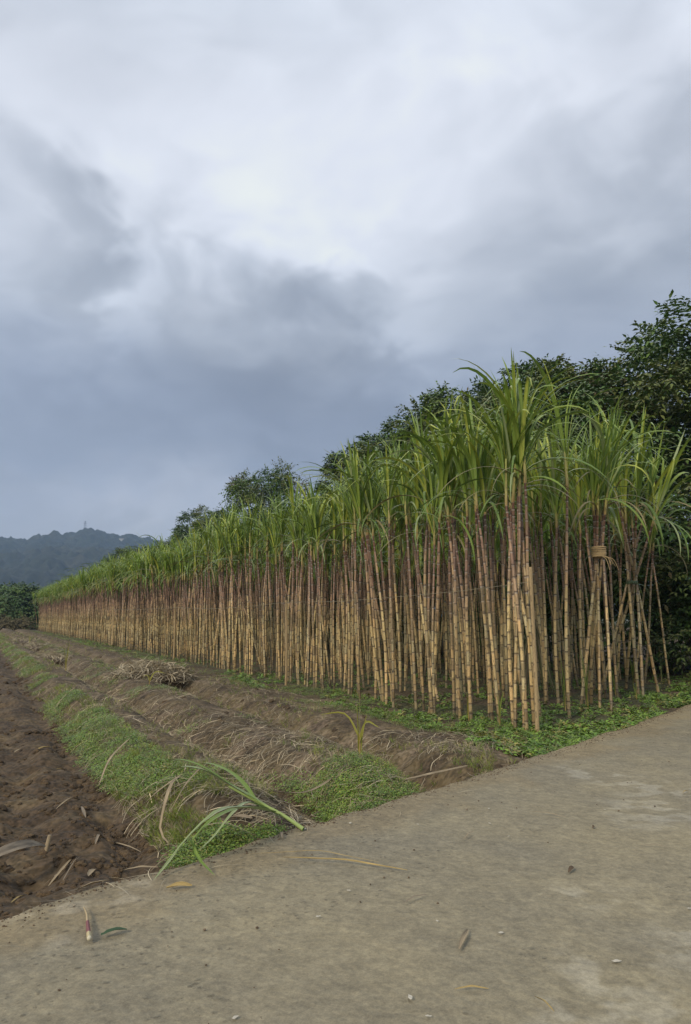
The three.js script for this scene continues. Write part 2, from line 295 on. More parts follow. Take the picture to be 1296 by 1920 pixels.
const mixC = (a, b, k) => a.map((x, i) => mix(x, b[i], k));
function makeStalk(L, r, sides, ringsPer, hue, bend = 0.16) {
  const own = rr(0.72, 1.16), list = [], bx = rr(-bend, bend), bz = rr(-bend, bend), wx = rr(0, 6), wz = rr(0, 6);
  const at = (y) => [bx * (y / L) ** 2 + 0.012 * Math.sin(y * 2.1 + wx), bz * (y / L) ** 2 + 0.012 * Math.sin(y * 1.9 + wz)];
  const o = at(0);
  const put = (y, rad, c) => { const [x, z] = at(y); list.push([x - o[0], y, z - o[1], rad, c]); };
  let y = -0.12;
  while (y < L) {
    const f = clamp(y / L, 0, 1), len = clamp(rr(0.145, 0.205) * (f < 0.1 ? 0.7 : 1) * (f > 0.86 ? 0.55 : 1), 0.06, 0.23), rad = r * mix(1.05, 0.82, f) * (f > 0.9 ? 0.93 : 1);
    let c = mixC([0.86, 0.66, 0.31], [0.84, 0.56, 0.25], rnd());
    if (rnd() < 0.25) c = mixC(c, [0.74, 0.62, 0.34], 0.8);
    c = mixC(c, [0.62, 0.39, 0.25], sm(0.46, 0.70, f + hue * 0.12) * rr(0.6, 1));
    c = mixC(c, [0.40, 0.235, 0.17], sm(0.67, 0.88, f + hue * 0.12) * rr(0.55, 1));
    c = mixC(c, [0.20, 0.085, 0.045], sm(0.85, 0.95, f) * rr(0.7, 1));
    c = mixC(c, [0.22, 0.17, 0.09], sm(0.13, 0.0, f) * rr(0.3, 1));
    const tone = own * rr(0.74, 1.2); c = c.map((v) => v * tone);
    const dark = mixC([0.10, 0.062, 0.036], c, rr(0, 0.35)), wax = mixC(c, [0.60, 0.54, 0.48], f > 0.5 ? rr(0.35, 0.8) : 0.25); if (rnd() < 0.16) c = mixC(c, [0.26, 0.20, 0.12], 0.6);
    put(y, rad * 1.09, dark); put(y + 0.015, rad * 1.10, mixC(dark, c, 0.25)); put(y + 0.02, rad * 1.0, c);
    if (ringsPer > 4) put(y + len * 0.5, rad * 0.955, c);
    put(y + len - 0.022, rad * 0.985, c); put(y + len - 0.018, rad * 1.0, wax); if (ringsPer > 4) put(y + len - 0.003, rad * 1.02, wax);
    y += len;
  }
  const last = list[list.length - 1];
  return { geo: rings(list, sides), top: new THREE.Vector3(last[0], last[1], last[2]), r: last[3] };
}
function makeSheath(len, r, sides) { const g0 = [0.56, 0.46, 0.17], g1 = [0.44, 0.46, 0.12], bx = rr(-0.02, 0.02), list = []; for (let i = 0; i <= 4; i++) { const u = i / 4; list.push([bx * u * u, u * len, 0, mix(r * 1.05, r * 0.7, u), mixC(mixC(g0, [0.45, 0.24, 0.09], i === 0 ? 0.6 : 0), g1, u)]); } return rings(list, sides); }
const stalkKinds = []; for (let i = 0; i < 20; i++) stalkKinds.push(makeStalk(rr(2.6, 2.98), rr(0.0195, 0.025), 7, 6, rr(-1, 1)));
const straightKinds = []; for (let i = 0; i < 8; i++) straightKinds.push(makeStalk(rr(2.7, 2.98), rr(0.0195, 0.025), 7, 6, rr(-1, 1), 0.015));
const sheathKinds = [0.52, 0.62, 0.46].map((l) => ({ geo: makeSheath(l, 0.021, 6), len: l }));

// leaves of one cane: [geometry, height above the stalk's top, azimuth, scale, material index]
function crownPlan(wild) {
  const out = [], n = 11 + Math.floor(rnd() * 3), base = rnd() * Math.PI * 2;
  for (let i = 0; i < n; i++) {
    const u = i / (n - 1), set = u > 0.86 ? 'spear' : rnd() < 0.25 + wild * 0.05 ? 'folded' : rnd() < (0.30 + wild * 0.40) * (1.15 - u) * 1.5 ? 'arching' : 'upright';
    out.push([pick(bladeSets[set]), mix(0.08, 0.46, Math.pow(u, 0.8)), base + (i % 2) * Math.PI + gauss() * 0.75, rr(0.88, 1.12) * (1 + wild * 0.18), rnd() < 0.30 ? 0 : rnd() < 0.4 ? 1 : rnd() < 0.45 ? 2 : rnd() < 0.6 ? 3 : 4]);
  }
  for (let i = 0; i < 2; i++) out.push([pick(bladeSets.hanging), rr(0.02, 0.2), rnd() * 6.283, rr(0.8, 1.05), pick([0, 3, 3, 4, 5, 5])]);
  return out;
}
const upV = new THREE.Vector3(0, 1, 0);
function plantCane(base, lean, wild, scale, label, group, kinds = stalkKinds) {             // lean: x, z run per metre of height
  const g = thing('sugarcane', label, 'sugarcane', base, group), k = pick(kinds), sh = pick(sheathKinds);
  g.quaternion.setFromUnitVectors(upV, new THREE.Vector3(lean[0], 1, lean[1]).normalize()).multiply(new THREE.Quaternion().setFromAxisAngle(upV, rnd() * 6.283));
  g.scale.setScalar(scale);
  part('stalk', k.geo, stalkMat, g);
  const s = part('leaf_sheath', sh.geo, sheathMat, g); s.position.copy(k.top).y -= 0.01;
  for (const [geo, h, az, sc, m] of crownPlan(wild)) { const l = part('leaf', geo, leafMats[m], g); l.position.copy(k.top); l.position.y += h * sh.len / 0.46; l.rotation.y = az; l.scale.setScalar(sc); }
  return g;
}
// the whole stand: positions first
const stand = [];
const rowT = [6.1, 7.2, 8.4, 9.5, 10.6, 11.7, 12.7];
const rowStart = (t) => 7.35 + 0.56 * (t - 6.1);
rowT.forEach((t0, row) => {
  let s = rowStart(t0) + (row === 0 ? 0.05 : rr(0.1, 0.4));
  while (s < 86) {
    const back = s < 30 ? 0 : 1;
    const t = t0 + gauss() * (row === 0 ? 0.17 : 0.24), clump = gauss();
    const lump = (noise(s * 1.6, row * 7.3) - 0.5) * 0.03, ls = 0.03 + lump + gauss() * 0.042 + (rnd() < 0.12 ? gauss() * 0.22 : 0), lt = -0.01 + gauss() * 0.055 + (rnd() < 0.08 ? gauss() * 0.18 : 0);
    stand.push({ s, t, row, ls, lt, scale: clamp(mix(0.97, 0.955, sm(7.5, 11, s)) + (row > 0 && s < 13.5 ? 0.09 : 0) + 0.05 * sm(20, 40, s) + gauss() * 0.045, 0.8, 1.2), key: Math.hypot(s, t) + row * 1.5 });
    s += row === 0 && s < 10 ? rr(0.09, 0.24) : row === 0 ? rr(0.10, 0.28) * (1 - back * 0.2) : row < 3 ? rr(0.14, 0.40) : rr(0.1, 0.36);
  }
});
const inTie = (c) => (c.row === 2 && c.s < rowStart(8.4) + 0.75) || (c.row === 4 && c.s < rowStart(10.6) + 0.8) || (c.row === 6 && c.s < 12.3);
const free = stand.filter((c) => !inTie(c)).sort((a, b) => a.key - b.key);
const NEAR = 272;
const nth = (n) => n + (n % 100 > 10 && n % 100 < 14 ? 'th' : ['th', 'st', 'nd', 'rd'][n % 10] ?? 'th');
const near = free.slice(0, NEAR), rowNames = ['front', 'second', 'third', 'fourth', 'fifth', 'sixth', 'seventh'];
rowNames.forEach((name, row) => {
  const own = near.filter((c) => c.row === row).sort((a, b) => a.s - b.s), from = [0, 14.6, 24.5], seen = [0, 0, 0];
  own.forEach((c, i) => {
    c.group = name + ' row of canes';
    if (row === 0) { const z = c.s < from[1] ? 0 : c.s < from[2] ? 1 : 2; seen[z]++; c.label = 'front-row sugarcane, ' + nth(seen[z]) + ' to the left of the ' + ['bare corner pole', 'second pole', 'third pole'][z]; }
    else c.label = name + '-row sugarcane behind the front edge, ' + nth(i + 1) + ' from the road' + (row > 3 ? ', on the tree side' : '');
  });
});
const leanXZ = (ls, lt) => [ls * RS[0] + lt * RT[0], ls * RS[1] + lt * RT[1]];
for (const c of near) {
  const { label, group } = c, wild = clamp(1.25 - Math.max(0, c.s - 7) * 0.12 + c.row * 0.05, 0.1, 1);
  plantCane(F(c.s, c.t, fieldHeight(c.s, c.t)), leanXZ(c.ls, c.lt), wild, c.scale, label, group);
}
// canes gathered into bundles: each passes its tie
function tied(bases, tie, spread, label, group, scale = 1) {
  bases.forEach(([s, t], i) => {
    const b = F(s, t, fieldHeight(s, t)), a = i * 2.4, p = F(tie[0] + Math.cos(a) * spread, tie[1] + Math.sin(a) * spread, tie[2]);
    plantCane(b, [(p.x - b.x) / (p.y - b.y), (p.z - b.z) / (p.y - b.y)], 1, scale * rr(0.95, 1.05), label + ', ' + nth(i + 1) + ' counted from the road', group, straightKinds);
  });
}
const tie1 = [8.75, 8.72, 2.32], tie2 = [10.2, 10.95, 1.95], tie3 = [11.3, 12.75, 2.75];
tied([[8.63, 8.47], [8.27, 8.34], [9.3, 8.95], [8.85, 8.3], [9.05, 8.6], [9.3, 9.15]], tie1, 0.055, 'sugarcane in the bundle wrapped with tan twine', 'canes in the tan twine bundle', 1.06);
tied([[10.27, 11.0], [9.62, 10.45], [10.0, 10.75], [10.9, 11.4], [10.75, 10.55], [10.5, 10.35], [9.95, 11.2]], tie2, 0.06, 'sugarcane in the bundle tied with green twine', 'canes in the green twine bundle', 1.15);
tied([[11.18, 12.91], [11.45, 12.5], [11.8, 12.6]], tie3, 0.03, 'last leaning sugarcane beside the trees', 'last canes beside the trees', 0.97);
tied([[7.34, 6.02], [7.42, 6.2], [7.5, 5.98], [7.3, 6.16]], [7.42, 6.12, 2.4], 0.05, 'tall sugarcane in the clump at the corner pole', 'canes of the corner clump', 1.06);

// all other canes of the stand
{
  const far = new THREE.Group(); far.name = 'sugarcane_stand'; scene.add(far);
  tag(far, 'dense stand of sugarcane filling the field far back along the rows', 'sugarcane field'); far.userData.kind = 'stuff';
  const rest = free.slice(NEAR), kinds = [];
  for (let v = 0; v < 6; v++) {
    const k = makeStalk(rr(2.6, 2.95), rr(0.020, 0.0245), 5, 4, rr(-1, 1)), parts = [];
    const sh = makeSheath(0.5, 0.021, 5); sh.translate(k.top.x, k.top.y - 0.01, k.top.z);
    for (const [geo, h, az, sc, m] of crownPlan(0.15)) { const g = paint(geo.clone(), leafMats[m].color); g.scale(sc, sc, sc); g.rotateY(az); g.translate(k.top.x, k.top.y + h, k.top.z); parts.push(g); }
    kinds.push([mergeGeometries([k.geo, sh]), mergeGeometries(parts)]);
  }
  kinds.forEach(([sg, lg], v) => {
    const mine = rest.filter((_, i) => i % kinds.length === v);
    const a = shade(new THREE.InstancedMesh(sg, stalkMat, mine.length)), b = shade(new THREE.InstancedMesh(lg, leafMix, mine.length));
    a.name = 'stalk'; b.name = 'leaves'; a.userData.kind = b.userData.kind = 'stuff';
    const o = new THREE.Object3D();
    mine.forEach((c, i) => {
      const [lx, lz] = leanXZ(c.ls, c.lt);
      o.position.copy(F(c.s, c.t, fieldHeight(c.s, c.t))); o.quaternion.setFromUnitVectors(upV, new THREE.Vector3(lx, 1, lz).normalize()).multiply(new THREE.Quaternion().setFromAxisAngle(upV, rnd() * 6.283)); o.scale.setScalar(c.scale); o.updateMatrix();
      a.setMatrixAt(i, o.matrix); b.setMatrixAt(i, o.matrix);
      const k = rr(0.85, 1.12); b.setColorAt(i, C(k * rr(1.0, 1.2), k * 1.1, k * 0.95)); a.setColorAt(i, C(k, k, k));
    });
    far.add(a, b);
  });
}
// twine round the bundles
function twineTie(tie, turns, r, thick, mat, ends, label) {
  const g = thing('twine_tie', label, 'twine', F(...tie));
  for (let i = 0; i < turns; i++) { const pts = []; for (let k = 0; k < 14; k++) { const a = (k / 14) * Math.PI * 2, q = r * (1 + 0.1 * noise(k * 0.9, i * 3.1)); pts.push(new THREE.Vector3(Math.cos(a) * q, (i - turns / 2) * thick * 2.1 + Math.sin(a + i) * 0.008, Math.sin(a) * q)); } const c = new THREE.CatmullRomCurve3(pts, true); part('loop', new THREE.TubeGeometry(c, 28, thick, 5, true), mat, g); }
  for (let i = 0; i < ends; i++) { const a = rr(-0.4, 1.6), l = rr(0.15, 0.38), x = Math.cos(a), z = Math.sin(a); part('loose_end', tube([new THREE.Vector3(x * r, -turns * thick, z * r), new THREE.Vector3(x * (r + l * 0.4), -turns * thick - l * 0.15, z * (r + l * 0.4)), new THREE.Vector3(x * (r + l * 0.7), -turns * thick - l * rr(0.5, 0.9), z * (r + l * 0.7))], thick * 0.6, thick * 0.25, 8, 5), mat, g); }
}
const twineTan = new THREE.MeshStandardMaterial({ color: C(0.5, 0.36, 0.19), roughness: 0.9 }), twineGreen = new THREE.MeshStandardMaterial({ color: C(0.12, 0.16, 0.09), roughness: 0.9 });
twineTie(tie1, 7, 0.098, 0.0115, twineTan, 7, 'thick tan straw twine wound around a bundle of canes');
twineTie(tie2, 4, 0.095, 0.008, twineGreen, 3, 'thin dark green twine tying a bundle of canes beside the trees');

// poles and the strand that holds the front row
const poleMat = new THREE.MeshStandardMaterial({ vertexColors: true, map: streak, roughness: 0.6 });
const poles = [[7.16, 6.02, 2.0, 0.027, 'smooth bare tan pole at the corner of the cane field'], [14.5, 5.75, 1.72, 0.027, 'second bare pole along the front row, slightly grey'], [24.4, 5.8, 1.85, 0.036, 'third bare pole along the front row'], [37, 5.85, 1.9, 0.038, 'fourth bare pole, far along the front row']];
for (const [s, t, h, r, label] of poles) {
  const list = []; for (let i = 0; i <= 8; i++) { const u = i / 8, v = rr(0.9, 1.08); list.push([0.01 * Math.sin(u * 4), -0.3 + u * (h + 0.3), 0.008 * Math.sin(u * 5 + 1), r * mix(1, 0.86, u) * rr(0.98, 1.02), [0.58 * v, 0.42 * v, 0.215 * v]]); }
  single('support_pole', rings(list, 12), poleMat, label, 'pole', F(s, t, fieldHeight(s, t)));
}
{
  const pts = [], hs = [[7.16, 5.985, 1.72], [8.4, 5.95, 1.66], [10, 5.92, 1.62], [12.2, 5.84, 1.58], [14.5, 5.71, 1.6], [17, 5.78, 1.55], [20, 5.8, 1.53], [24.4, 5.76, 1.6], [30, 5.83, 1.6], [37, 5.81, 1.65]];
  for (const [s, t, y] of hs) pts.push(F(s, t, y));
  single('strand_of_twine', tube(pts, 0.003, 0.0045, 120, 5), new THREE.MeshStandardMaterial({ color: C(0.26, 0.23, 0.16), roughness: 0.8 }), 'thin strand strung between the poles along the front cane row', 'twine');
}

// ---------------------------------------------------------------- trees and bushes
const barkMat = new THREE.MeshStandardMaterial({ color: C(0.13, 0.105, 0.08), map: soilMap, bumpMap: soilBump, bumpScale: 0.02, roughness: 0.95 });
const crownMat = new THREE.MeshPhysicalMaterial({ vertexColors: true, roughness: 0.85, transmission: 0.2, thickness: 0 });
const leafTones = [[0.072, 0.138, 0.026], [0.056, 0.112, 0.023], [0.10, 0.165, 0.03], [0.125, 0.158, 0.034], [0.076, 0.14, 0.03]];
// leafy twigs: leaflets [position, direction, normal-ish] written straight into arrays
function leafInto(out, p, d, len, wid, c) {
  const up = Math.abs(d.y) > 0.9 ? new THREE.Vector3(1, 0, 0) : upV, b = new THREE.Vector3().crossVectors(d, up).normalize().applyAxisAngle(d, rr(-0.7, 0.7)), n = new THREE.Vector3().crossVectors(b, d), at = out.pos.length / 3, w = wid * 0.5, sag = len * 0.16;
  const q = [[0, 0, 0], [0.45, 1, 0.25], [0.45, -1, 0.25], [1, 0, -1]];
  for (const [u, k, z] of q) { out.pos.push(p.x + d.x * u * len + b.x * k * w + n.x * z * sag, p.y + d.y * u * len + b.y * k * w + n.y * z * sag - (u > 0.9 ? sag * 0.6 : 0), p.z + d.z * u * len + b.z * k * w + n.z * z * sag); out.col.push(...c); }
  out.idx.push(at, at + 2, at + 1, at + 1, at + 2, at + 3);
}
function twigInto(out, p, dir, size, tone, leaflet) {                    // a drooping compound leaf
  const side = new THREE.Vector3().crossVectors(dir, upV).normalize(), d = new THREE.Vector3(), q = new THREE.Vector3(), n = 4;
  for (let i = 0; i <= n; i++) {
    const u = i / n; q.copy(p).addScaledVector(dir, u * size); q.y -= u * u * size * 0.42;
    const c = tone.map((v) => v * rr(0.85, 1.15));
    for (const k of i === n ? [0] : [-1, 1]) { d.copy(dir).multiplyScalar(k ? 0.65 : 1).addScaledVector(side, k).add(new THREE.Vector3(rr(-0.3, 0.3), rr(-0.75, 0.05), rr(-0.3, 0.3))).normalize(); leafInto(out, q, d, leaflet * rr(0.8, 1.2), leaflet * 0.44, c); }
  }
}
function makeCrown(shape, clumps, twigs, leaflet, browse = 0.05) {         // shape(): a clump centre and its radius
  const out = { pos: [], col: [], idx: [] }, v = new THREE.Vector3(), p = new THREE.Vector3();
  for (let c = 0; c < clumps; c++) {
    const { x, y, z, r, out: o } = shape(c), tone0 = pick(leafTones), tone = rnd() < browse ? [0.115, 0.105, 0.036] : tone0;
    for (let i = 0; i < twigs; i++) {
      do v.set(rr(-1, 1), rr(-1, 1), rr(-1, 1)); while (v.lengthSq() > 1 || v.lengthSq() < 0.15);
      v.normalize(); v.y = v.y * 0.75 + 0.22; v.addScaledVector(o, 0.5).normalize();
      p.set(x, y, z).addScaledVector(v, r * Math.pow(rnd(), 0.4) * 0.7);
      twigInto(out, p, v, r * rr(0.4, 0.7), tone, leaflet);
    }
  }
  return geom(out.pos, out.idx, { color: out.col });
}
function makeTreeKind(H, R, lean, dense) {
  const limbs = [], trunkTop = H * 0.55, cl = [];
  const trunk = rings([0, 0.08, 0.3, 0.6, 1].map((u) => [lean * u * u, -0.2 + u * (trunkTop + 0.2), lean * 0.4 * u, mix(0.17, 0.07, u) * (u === 0 ? 1.35 : 1), null]), 9);
  const n = 10;
  const tips = [];
  for (let i = 0; i < n; i++) {
    const a = i * 2.4 + rr(-0.3, 0.3), y0 = mix(H * 0.16, trunkTop * 0.98, i / n), up = mix(0.16, 0.50, i / n) * H, rad = R * mix(0.85, 0.35, i / n) * rr(0.8, 1.1), u0 = y0 / trunkTop;
    const b = new THREE.Vector3(lean * u0 * u0, y0, lean * 0.4 * u0), e = new THREE.Vector3(b.x + Math.cos(a) * rad, Math.min(H * 0.93, y0 + up), b.z + Math.sin(a) * rad), m = b.clone().lerp(e, 0.5); m.y += 0.06 * H * (rnd() - 0.3); m.x += rr(-0.2, 0.2);
    limbs.push(tube([b, m, e], 0.055, 0.018, 8, 6)); tips.push(e);
  }
  const crown = makeCrown((c) => {
    // clumps spread over the dome, larger low down, separate tufts at the top
    const k = c / dense, y = mix(0.17, 0.97, Math.pow(k, 0.85)), ring = Math.sqrt(Math.max(0, 1 - Math.pow((y - 0.42) / 0.60, 2))), a = c * 2.399 + rr(-0.4, 0.4), q = R * ring * (rnd() < 0.32 ? rr(0.15, 0.6) : rr(0.75, 1.06));
    const x = Math.cos(a) * q + lean * y, z = Math.sin(a) * q + lean * 0.4 * y;
    return { x, y: y * H + rr(-0.3, 0.3), z, r: mix(1.25, 0.8, y) * rr(0.7, 1.25) * R / 2.9, out: new THREE.Vector3(x, 0.5 * R * (y - 0.3), z).normalize() };
  }, dense, 62, 0.185);
  return { trunk, limbs, crown };
}
const treeKinds = [makeTreeKind(9.4, 2.9, 0.5, 62), makeTreeKind(9.4, 2.6, -0.4, 56), makeTreeKind(9.4, 3.2, 0.2, 68), makeTreeKind(9.4, 2.4, 0.1, 52)];
function plantTree(kind, s, t, H, wide, yaw, label, group) {
  const g = thing('orchard_tree', label, 'tree', F(s, t, -0.35), group), k = treeKinds[kind]; g.rotation.y = yaw; g.scale.set(wide * H / 9.4, H / 9.4, wide * H / 9.4);
  const tr = part('trunk', k.trunk, barkMat, g); for (const l of k.limbs) part('limb', l, barkMat, tr); part('crown', k.crown, crownMat, g);
}
const TG = 'trees lining the far side of the cane field';
[
  [2, 13.4, 17.2, 9.5, 1.0, 0.3, 'tallest dark tree at the right edge, rising above all the others'],
  [0, 16.8, 16.3, 9.3, 0.95, 1.9, 'broad tree just left of the tallest one, above the arching cane leaves'],
  [3, 15.0, 19.5, 9.3, 1.0, 4.4, 'tree half hidden behind the broad tree, near the tallest one'],
  [1, 18.9, 16.2, 9.8, 0.92, 3.1, 'tree with a feathery top behind the tall corner canes'],
  [3, 20.8, 16.8, 9.2, 1.0, 5.2, 'lower tree filling the gap behind the corner canes'],
  [0, 23.2, 16.2, 9.9, 0.85, 0.9, 'tree with a separate tuft on top, left of the corner canes'],
  [2, 26.2, 16.6, 9.4, 0.95, 2.6, 'tree whose top just clears the canes left of the tufted tree'],
  [1, 30.2, 16.1, 9.4, 1.0, 4.0, 'dark tree at mid row with a flat ragged top'],
  [3, 33.5, 16.6, 8.3, 1.1, 1.2, 'low tree behind the mid-row canes'],
  [0, 37.5, 16.4, 7.6, 1.1, 5.8, 'low wide tree right of the lone round tree'],
  [2, 44.5, 16.2, 10.9, 0.80, 3.7, 'lone round tree standing clear of the canes against the sky'],
  [1, 56.5, 16.3, 9.9, 1.1, 0.5, 'tree left of the lone round tree, partly hidden by canes'],
  [3, 62.0, 16.5, 9.4, 1.2, 2.2, 'tree near the far end behind the cane tops'],
  [2, 70.0, 17.0, 8.6, 1.2, 4.9, 'low tree far back, barely over the cane tops'],
  [0, 88.0, 16.0, 9.6, 1.3, 1.4, 'farthest tree of the line, set before the wooded hill'],
  [1, 94.0, 17.5, 9.4, 1.3, 3.3, 'brownish tree beside the farthest tree of the line'],
].forEach(([k, s, t, H, w, yaw, label]) => plantTree(k, s, t, H * (s > 20 && s < 42 ? 1.05 : 1), w, yaw, label, TG));

function makeBushKind(R, H, clumps, leaflet) { return makeCrown(() => { const a = rnd() * 6.283, y = Math.pow(rnd(), 0.8), q = R * Math.sqrt(rnd()) * Math.sqrt(1 - y * y * 0.7), x = Math.cos(a) * q, z = Math.sin(a) * q; return { x, y: 0.1 + y * H * 0.9, z, r: rr(0.4, 0.7) * R / 1.5, out: new THREE.Vector3(x, 0.4, z).normalize() }; }, clumps, 22, leaflet); }
const bushKinds = [makeBushKind(1.6, 2.6, 34, 0.12), makeBushKind(1.8, 2.1, 34, 0.10), makeBushKind(1.4, 3.0, 34, 0.15)];
const stemGeo = mergeGeometries([0, 1, 2].map((i) => tube([new THREE.Vector3(i * 0.1 - 0.1, -0.1, 0), new THREE.Vector3(i * 0.3 - 0.3, 0.8, (i - 1) * 0.2), new THREE.Vector3(i * 0.5 - 0.5, 1.7, (i - 1) * 0.4)], 0.035, 0.012, 6, 6)));
function plantBush(kind, s, t, sc, label, group) { const g = thing('bush', label, 'bush', F(s, t, -0.12), group); g.scale.setScalar(sc); g.rotation.y = rnd() * 6.28; part('stems', stemGeo, barkMat, g); part('foliage', bushKinds[kind], crownMat, g); }
[[13.0, 15.2], [14.6, 16.4], [12.4, 17.3], [16.3, 15.3], [18.4, 15.0], [20.6, 15.4], [23, 15.1], [26, 15.2], [10.6, 18.2], [13.6, 19.0], [29.5, 15.2], [33, 15.4], [11.6, 16.0]]
  .forEach(([s, t], i) => plantBush(i % 3, s, t, rr(0.95, 1.25), ['dark bush in the shade right of the last canes', 'dark bush under the tallest tree', 'dark bush low at the right edge', 'shaded bush behind the green-tied bundle', 'shaded bush behind the twine bundle', 'shaded bush seen between the canes right of the corner pole'][Math.min(5, i)] + (i > 4 ? ', ' + nth(i - 4) + ' counted from the road' : ''), i > 4 ? 'bushes behind the canes' : undefined));
// trees and scrub past the far end of the open field
const farKinds = [makeBushKind(2.6, 4.6, 46, 0.34), makeBushKind(2.9, 3.6, 46, 0.30)];
[[96, 5.2, 1.15, 'dark green tree at the far end, touching the last canes'], [99, 1.8, 1.1, 'dark green tree at the far end of the open field, between its neighbours'], [97, -1.8, 1.0, 'dark green tree at the far left edge of the open field'], [104, -6, 1.25, 'dark tree beyond the far left edge of the field'], [106, 3.6, 1.25, 'yellowish tree set behind the far field-end trees'], [103, 8.6, 1.1, 'tree tucked behind the end of the cane row']]
  .forEach(([s, t, sc, label], i) => { const g = thing('broadleaf_tree', label, 'tree', F(s, t, -0.4), 'trees past the end of the field'); g.scale.setScalar(sc); g.rotation.y = i * 1.7; part('trunk', stemGeo, barkMat, g); part('crown', farKinds[i % 2], crownMat, g); });
{
  const scrubMat = new THREE.MeshStandardMaterial({ vertexColors: true, roughness: 1 });
  const scrub = makeBushKind(2.2, 1.0, 30, 0.2); { const c = scrub.attributes.color; for (let i = 0; i < c.count; i++) { const k = rr(0.7, 1.2); c.setXYZ(i, 0.15 * k, 0.125 * k, 0.062 * k); } }
  [[90, 4.0, 'low brown scrub before the far trees, nearest the canes'], [91, 0.4, 'low brown scrub before the far trees, in the middle'], [90, -3.2, 'low brown scrub before the far trees, at the field edge']].forEach(([s, t, label], i) => { const m = single('scrub', scrub, scrubMat, label, 'scrub', F(s, t, -0.1), 'brown scrub at the end of the field'); m.rotation.y = i * 2; });
}
// mast on the hilltop and a white house below the ridge
{
  const a = -19.35, r = 1452, base = new THREE.Vector3(r * Math.sin(a * D2R), hillHeight(a, r) - 1, -r * Math.cos(a * D2R)), g = thing('power_pylon', 'small lattice pylon on top of the wooded hill', 'pylon', base), m = new THREE.MeshStandardMaterial({ color: C(0.3, 0.31, 0.32), roughness: 0.6, metalness: 0.4 });
  const H = 20, bar = (p, q, w, name) => part(name, tube([p, p.clone().lerp(q, 0.5), q], w, w, 2, 4), m, g), V = (x, y, z) => new THREE.Vector3(x, y, z);
  for (const [x, z] of [[-1, -1], [1, -1], [1, 1], [-1, 1]]) bar(V(x * 2.6, 0, z * 2.6), V(x * 0.5, H, z * 0.5), 0.22, 'leg');
  for (let i = 1; i < 5; i++) { const y = i * 4, w = mix(2.6, 0.5, y / H); bar(V(-w, y, w), V(w, y, w), 0.14, 'brace'); bar(V(-w, y, -w), V(w, y, -w), 0.14, 'brace'); }
  for (const y of [15.5, 18.5]) bar(V(-4.2, y, 0), V(4.2, y, 0), 0.2, 'cross_arm');
}
{
  const a = -16.75, r = 1385, p = new THREE.Vector3(r * Math.sin(a * D2R), hillHeight(a, r) + 2.5, -r * Math.cos(a * D2R)), g = thing('hillside_house', 'tiny pale house among the woods just under the ridge', 'house', p), w = new THREE.MeshStandardMaterial({ color: C(0.42, 0.42, 0.4), roughness: 0.9 }), roof = new THREE.MeshStandardMaterial({ color: C(0.3, 0.3, 0.31), roughness: 0.9 });
  const b = new THREE.BoxGeometry(9, 5, 6); b.translate(0, 0, 0); part('wall', b, w, g); const c = new THREE.BoxGeometry(9.6, 0.6, 6.6); c.translate(0, 2.8, 0); part('roof', c, roof, g); g.rotation.y = 0.4;
}

// ---------------------------------------------------------------- ground cover: straw, grass, weeds, clods
function scatter(name, label, kinds, material, count, sample) {
  const g = new THREE.Group(); g.name = name; scene.add(g); g.userData = { kind: 'stuff', label, category: name.replace(/_/g, ' ').split(' ').slice(-1)[0] };
  const lists = kinds.map(() => []), o = new THREE.Object3D(), nrm = new THREE.Vector3(), q = new THREE.Quaternion();
  for (let i = 0; i < count; i++) {
    const c = sample(); if (!c) continue;
    const y = c.y ?? fieldHeight(c.s, c.t), e = 0.05, gs = (fieldHeight(c.s + e, c.t) - y) / e, gt = (fieldHeight(c.s, c.t + e) - y) / e;
    nrm.set(-gs * RS[0] - gt * RT[0], 1, -gs * RS[1] - gt * RT[1]).normalize(); if (c.y !== undefined) nrm.copy(upV); if (c.flat !== undefined) nrm.lerp(upV, 1 - c.flat).normalize();
    o.position.copy(F(c.s, c.t, y + (c.lift ?? 0))); o.quaternion.setFromUnitVectors(upV, nrm).multiply(q.setFromAxisAngle(upV, c.yaw ?? rnd() * 6.283)); if (c.tip) o.quaternion.multiply(q.setFromAxisAngle(new THREE.Vector3(0, 0, 1), c.tip));
    o.scale.setScalar(c.scale); if (c.squash) o.scale.y *= c.squash; o.updateMatrix();
    lists[Math.floor(rnd() * kinds.length)].push([o.matrix.clone(), c.color]);
  }
  kinds.forEach((geo, k) => { const m = shade(new THREE.InstancedMesh(geo, material, lists[k].length)); m.name = name + '_patch'; m.userData.kind = 'stuff'; lists[k].forEach(([mat, col], i) => { m.setMatrixAt(i, mat); m.setColorAt(i, col); }); g.add(m); });
  return g;
}
const yawDown = () => Math.atan2(-RT[1], RT[0]);                            // local +x turned across the rows
const along = (max, min = 0.03) => min * Math.pow(max / min, rnd());       // more near the road than far away
const alongEven = (max) => { const u = rnd(); return max * u * u; };
